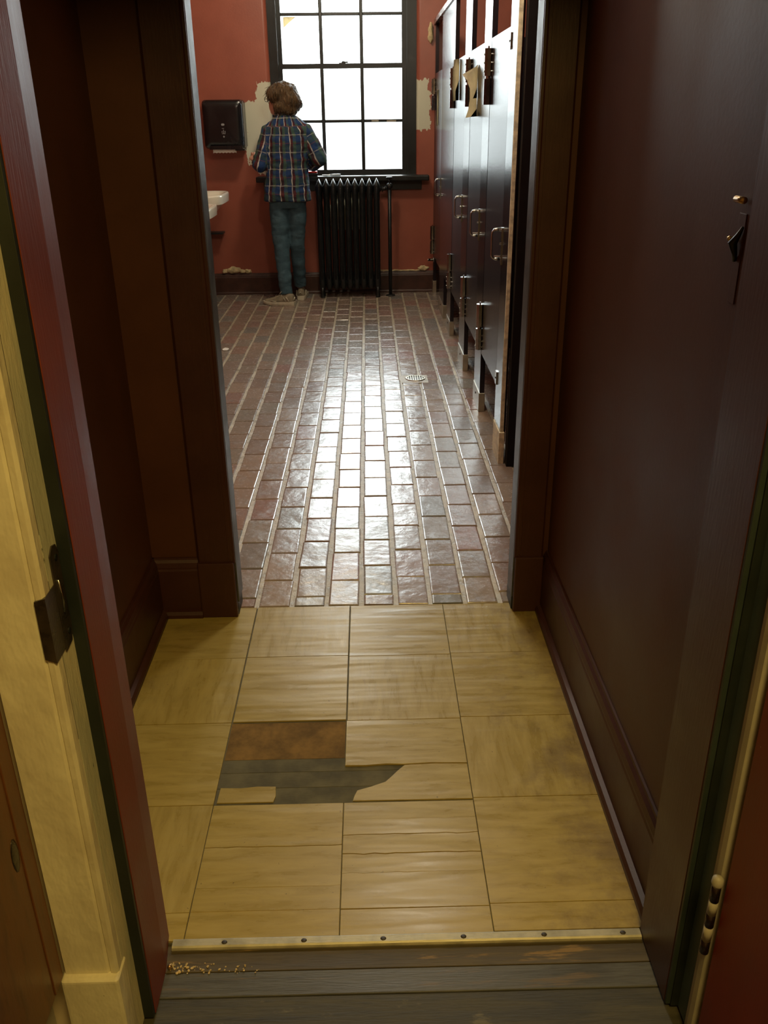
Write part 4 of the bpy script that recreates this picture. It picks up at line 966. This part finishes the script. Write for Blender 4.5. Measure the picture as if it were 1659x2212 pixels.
for i in idx[:520]:
    p = Vector(hco[i]); nrm = hm.vertices[i].normal.copy()
    if p.z < 1.50: continue
    d = Vector((nrm.x*.5, nrm.y*.5, -1)); d = (d - nrm*d.dot(nrm)); 
    if d.length < .1: d = Vector((rnd.uniform(-1, 1), rnd.uniform(-1, 1), 0)); d -= nrm*d.dot(nrm)
    d.normalize(); d += Vector((rnd.uniform(-.35, .35), rnd.uniform(-.35, .35), 0)); L = rnd.uniform(.030, .055); r = rnd.uniform(.0016, .0034)
    tube(bm, [p - nrm*.004, p + d*L*.35 + nrm*.002, p + d*L*.7 + nrm*rnd.uniform(-.001, .003), p + d*L + nrm*rnd.uniform(-.006, .004)], [r*.6, r, r*.8, r*.15], 5, .6)
lk_ = fin('hair_locks', bm, 'hair', hair, True); lk_['kind'] = 'stuff'
# glasses
bm = bmesh.new()
for s in (-1, 1):
    c = hp(.100, s*.036, .006); tube(bm, [c + SD*.026*math.cos(a) + Vector((0, 0, .019*math.sin(a))) for a in [2*math.pi*k/14 for k in range(15)]], .0022, 6)
    tube(bm, [c + SD*s*.026, hp(.05, s*.082, .010), hp(-.005, s*.090, .004)], .0022, 6)
tube(bm, [hp(.101, -.010, .010), hp(.103, 0, .014), hp(.101, .010, .010)], .002, 6); fin('glasses', bm, 'dark_bronze', per, True)
# shoes
def shoe(heel, d, name='shoe'):
    d = Vector(d).normalized(); s = Vector((d.y, -d.x, 0)); L = .280
    t = empty(name, heel); t.parent = per; t.location = Vector(heel) - wloc(per)
    def P(f, w, z): return Vector(heel) + d*f + s*w + Vector((0, 0, z))
    prof = [(0.0, .024, .085), (.012, .034, .098), (.05, .038, .102), (.09, .039, .098), (.13, .041, .086), (.17, .045, .070), (.21, .046, .058), (.245, .040, .050), (.268, .026, .042), (.276, .012, .034)]
    bm = bmesh.new(); rings = []
    for f, hw, top in prof:
        r = []
        for k in range(14):
            a = math.pi*k/13; c, sn = math.cos(a), math.sin(a)
            r.append(bm.verts.new(P(f, hw*math.copysign(abs(c)**.75, c)*(1-.15*sn), .022 + (top-.022)*abs(sn)**.8)))
        rings.append(r)
    for a, b in zip(rings, rings[1:]):
        for k in range(13): bm.faces.new((a[k], a[k+1], b[k+1], b[k]))
        bm.faces.new((a[0], b[0], b[13], a[13]))
    bm.faces.new(rings[0]); bm.faces.new(rings[-1][::-1]); fin('upper', bm, 'shoe_tan', t, True)
    bm = bmesh.new(); lo, mi, hi = [], [], []
    oc = [(f-.006 if f < .01 else f+.004*(f > .25), hw+.005) for f, hw, _ in prof]
    ol = [(f, w_) for f, w_ in oc] + [(f, -w_) for f, w_ in oc[::-1]]
    for f, w_ in ol:
        lift = max(0, f-.20)*.16; lo.append(bm.verts.new(P(f, w_*.94, lift))); mi.append(bm.verts.new(P(f, w_, .014+lift))); hi.append(bm.verts.new(P(f, w_*.97, .030 + (.006 if f < .06 else 0) + lift*.3)))
    for A_, B_ in ((lo, mi), (mi, hi)):
        for k in range(len(A_)): bm.faces.new((A_[k], A_[(k+1) % len(A_)], B_[(k+1) % len(A_)], B_[k]))
    bm.faces.new(lo[::-1]); bm.faces.new(hi); fin('sole', bm, 'shoe_sole', t)
    bm = bmesh.new()
    for k in range(4):
        f = .115 + .022*k; zt = .094 - .012*k; tube(bm, [P(f-.01, -.026, zt-.014), P(f, 0, zt+.002), P(f+.01, .026, zt-.014)], .003, 6)
    for q in (-1, 1): tube(bm, [P(.115, 0, .098), P(.105, q*.022, .116), P(.118, q*.036, .102), P(.118, q*.012, .096)], .0024, 6)
    fins('lace', bm, 'lace', t, True)
    bm = bmesh.new()
    for q in (-1, 1):
        tube(bm, [P(.035, q*.040, .035), P(.060, q*.0405, .075)], .004, 6); tube(bm, [P(.065, q*.0415, .035), P(.085, q*.0405, .072)], .004, 6); tube(bm, [P(.15, q*.046, .034), P(.20, q*.048, .040)], .004, 6)
    tube(bm, [P(-.002, -.015, .05), P(-.004, 0, .07), P(-.002, .015, .05)], .005, 6)
    fins('stripe', bm, 'shoe_sole', t, True)
shoe((-.640, 7.560, 0), (-1, .30, 0)); shoe((-.602, 7.800, 0), (.03, 1, 0))
bpy.context.view_layer.update()
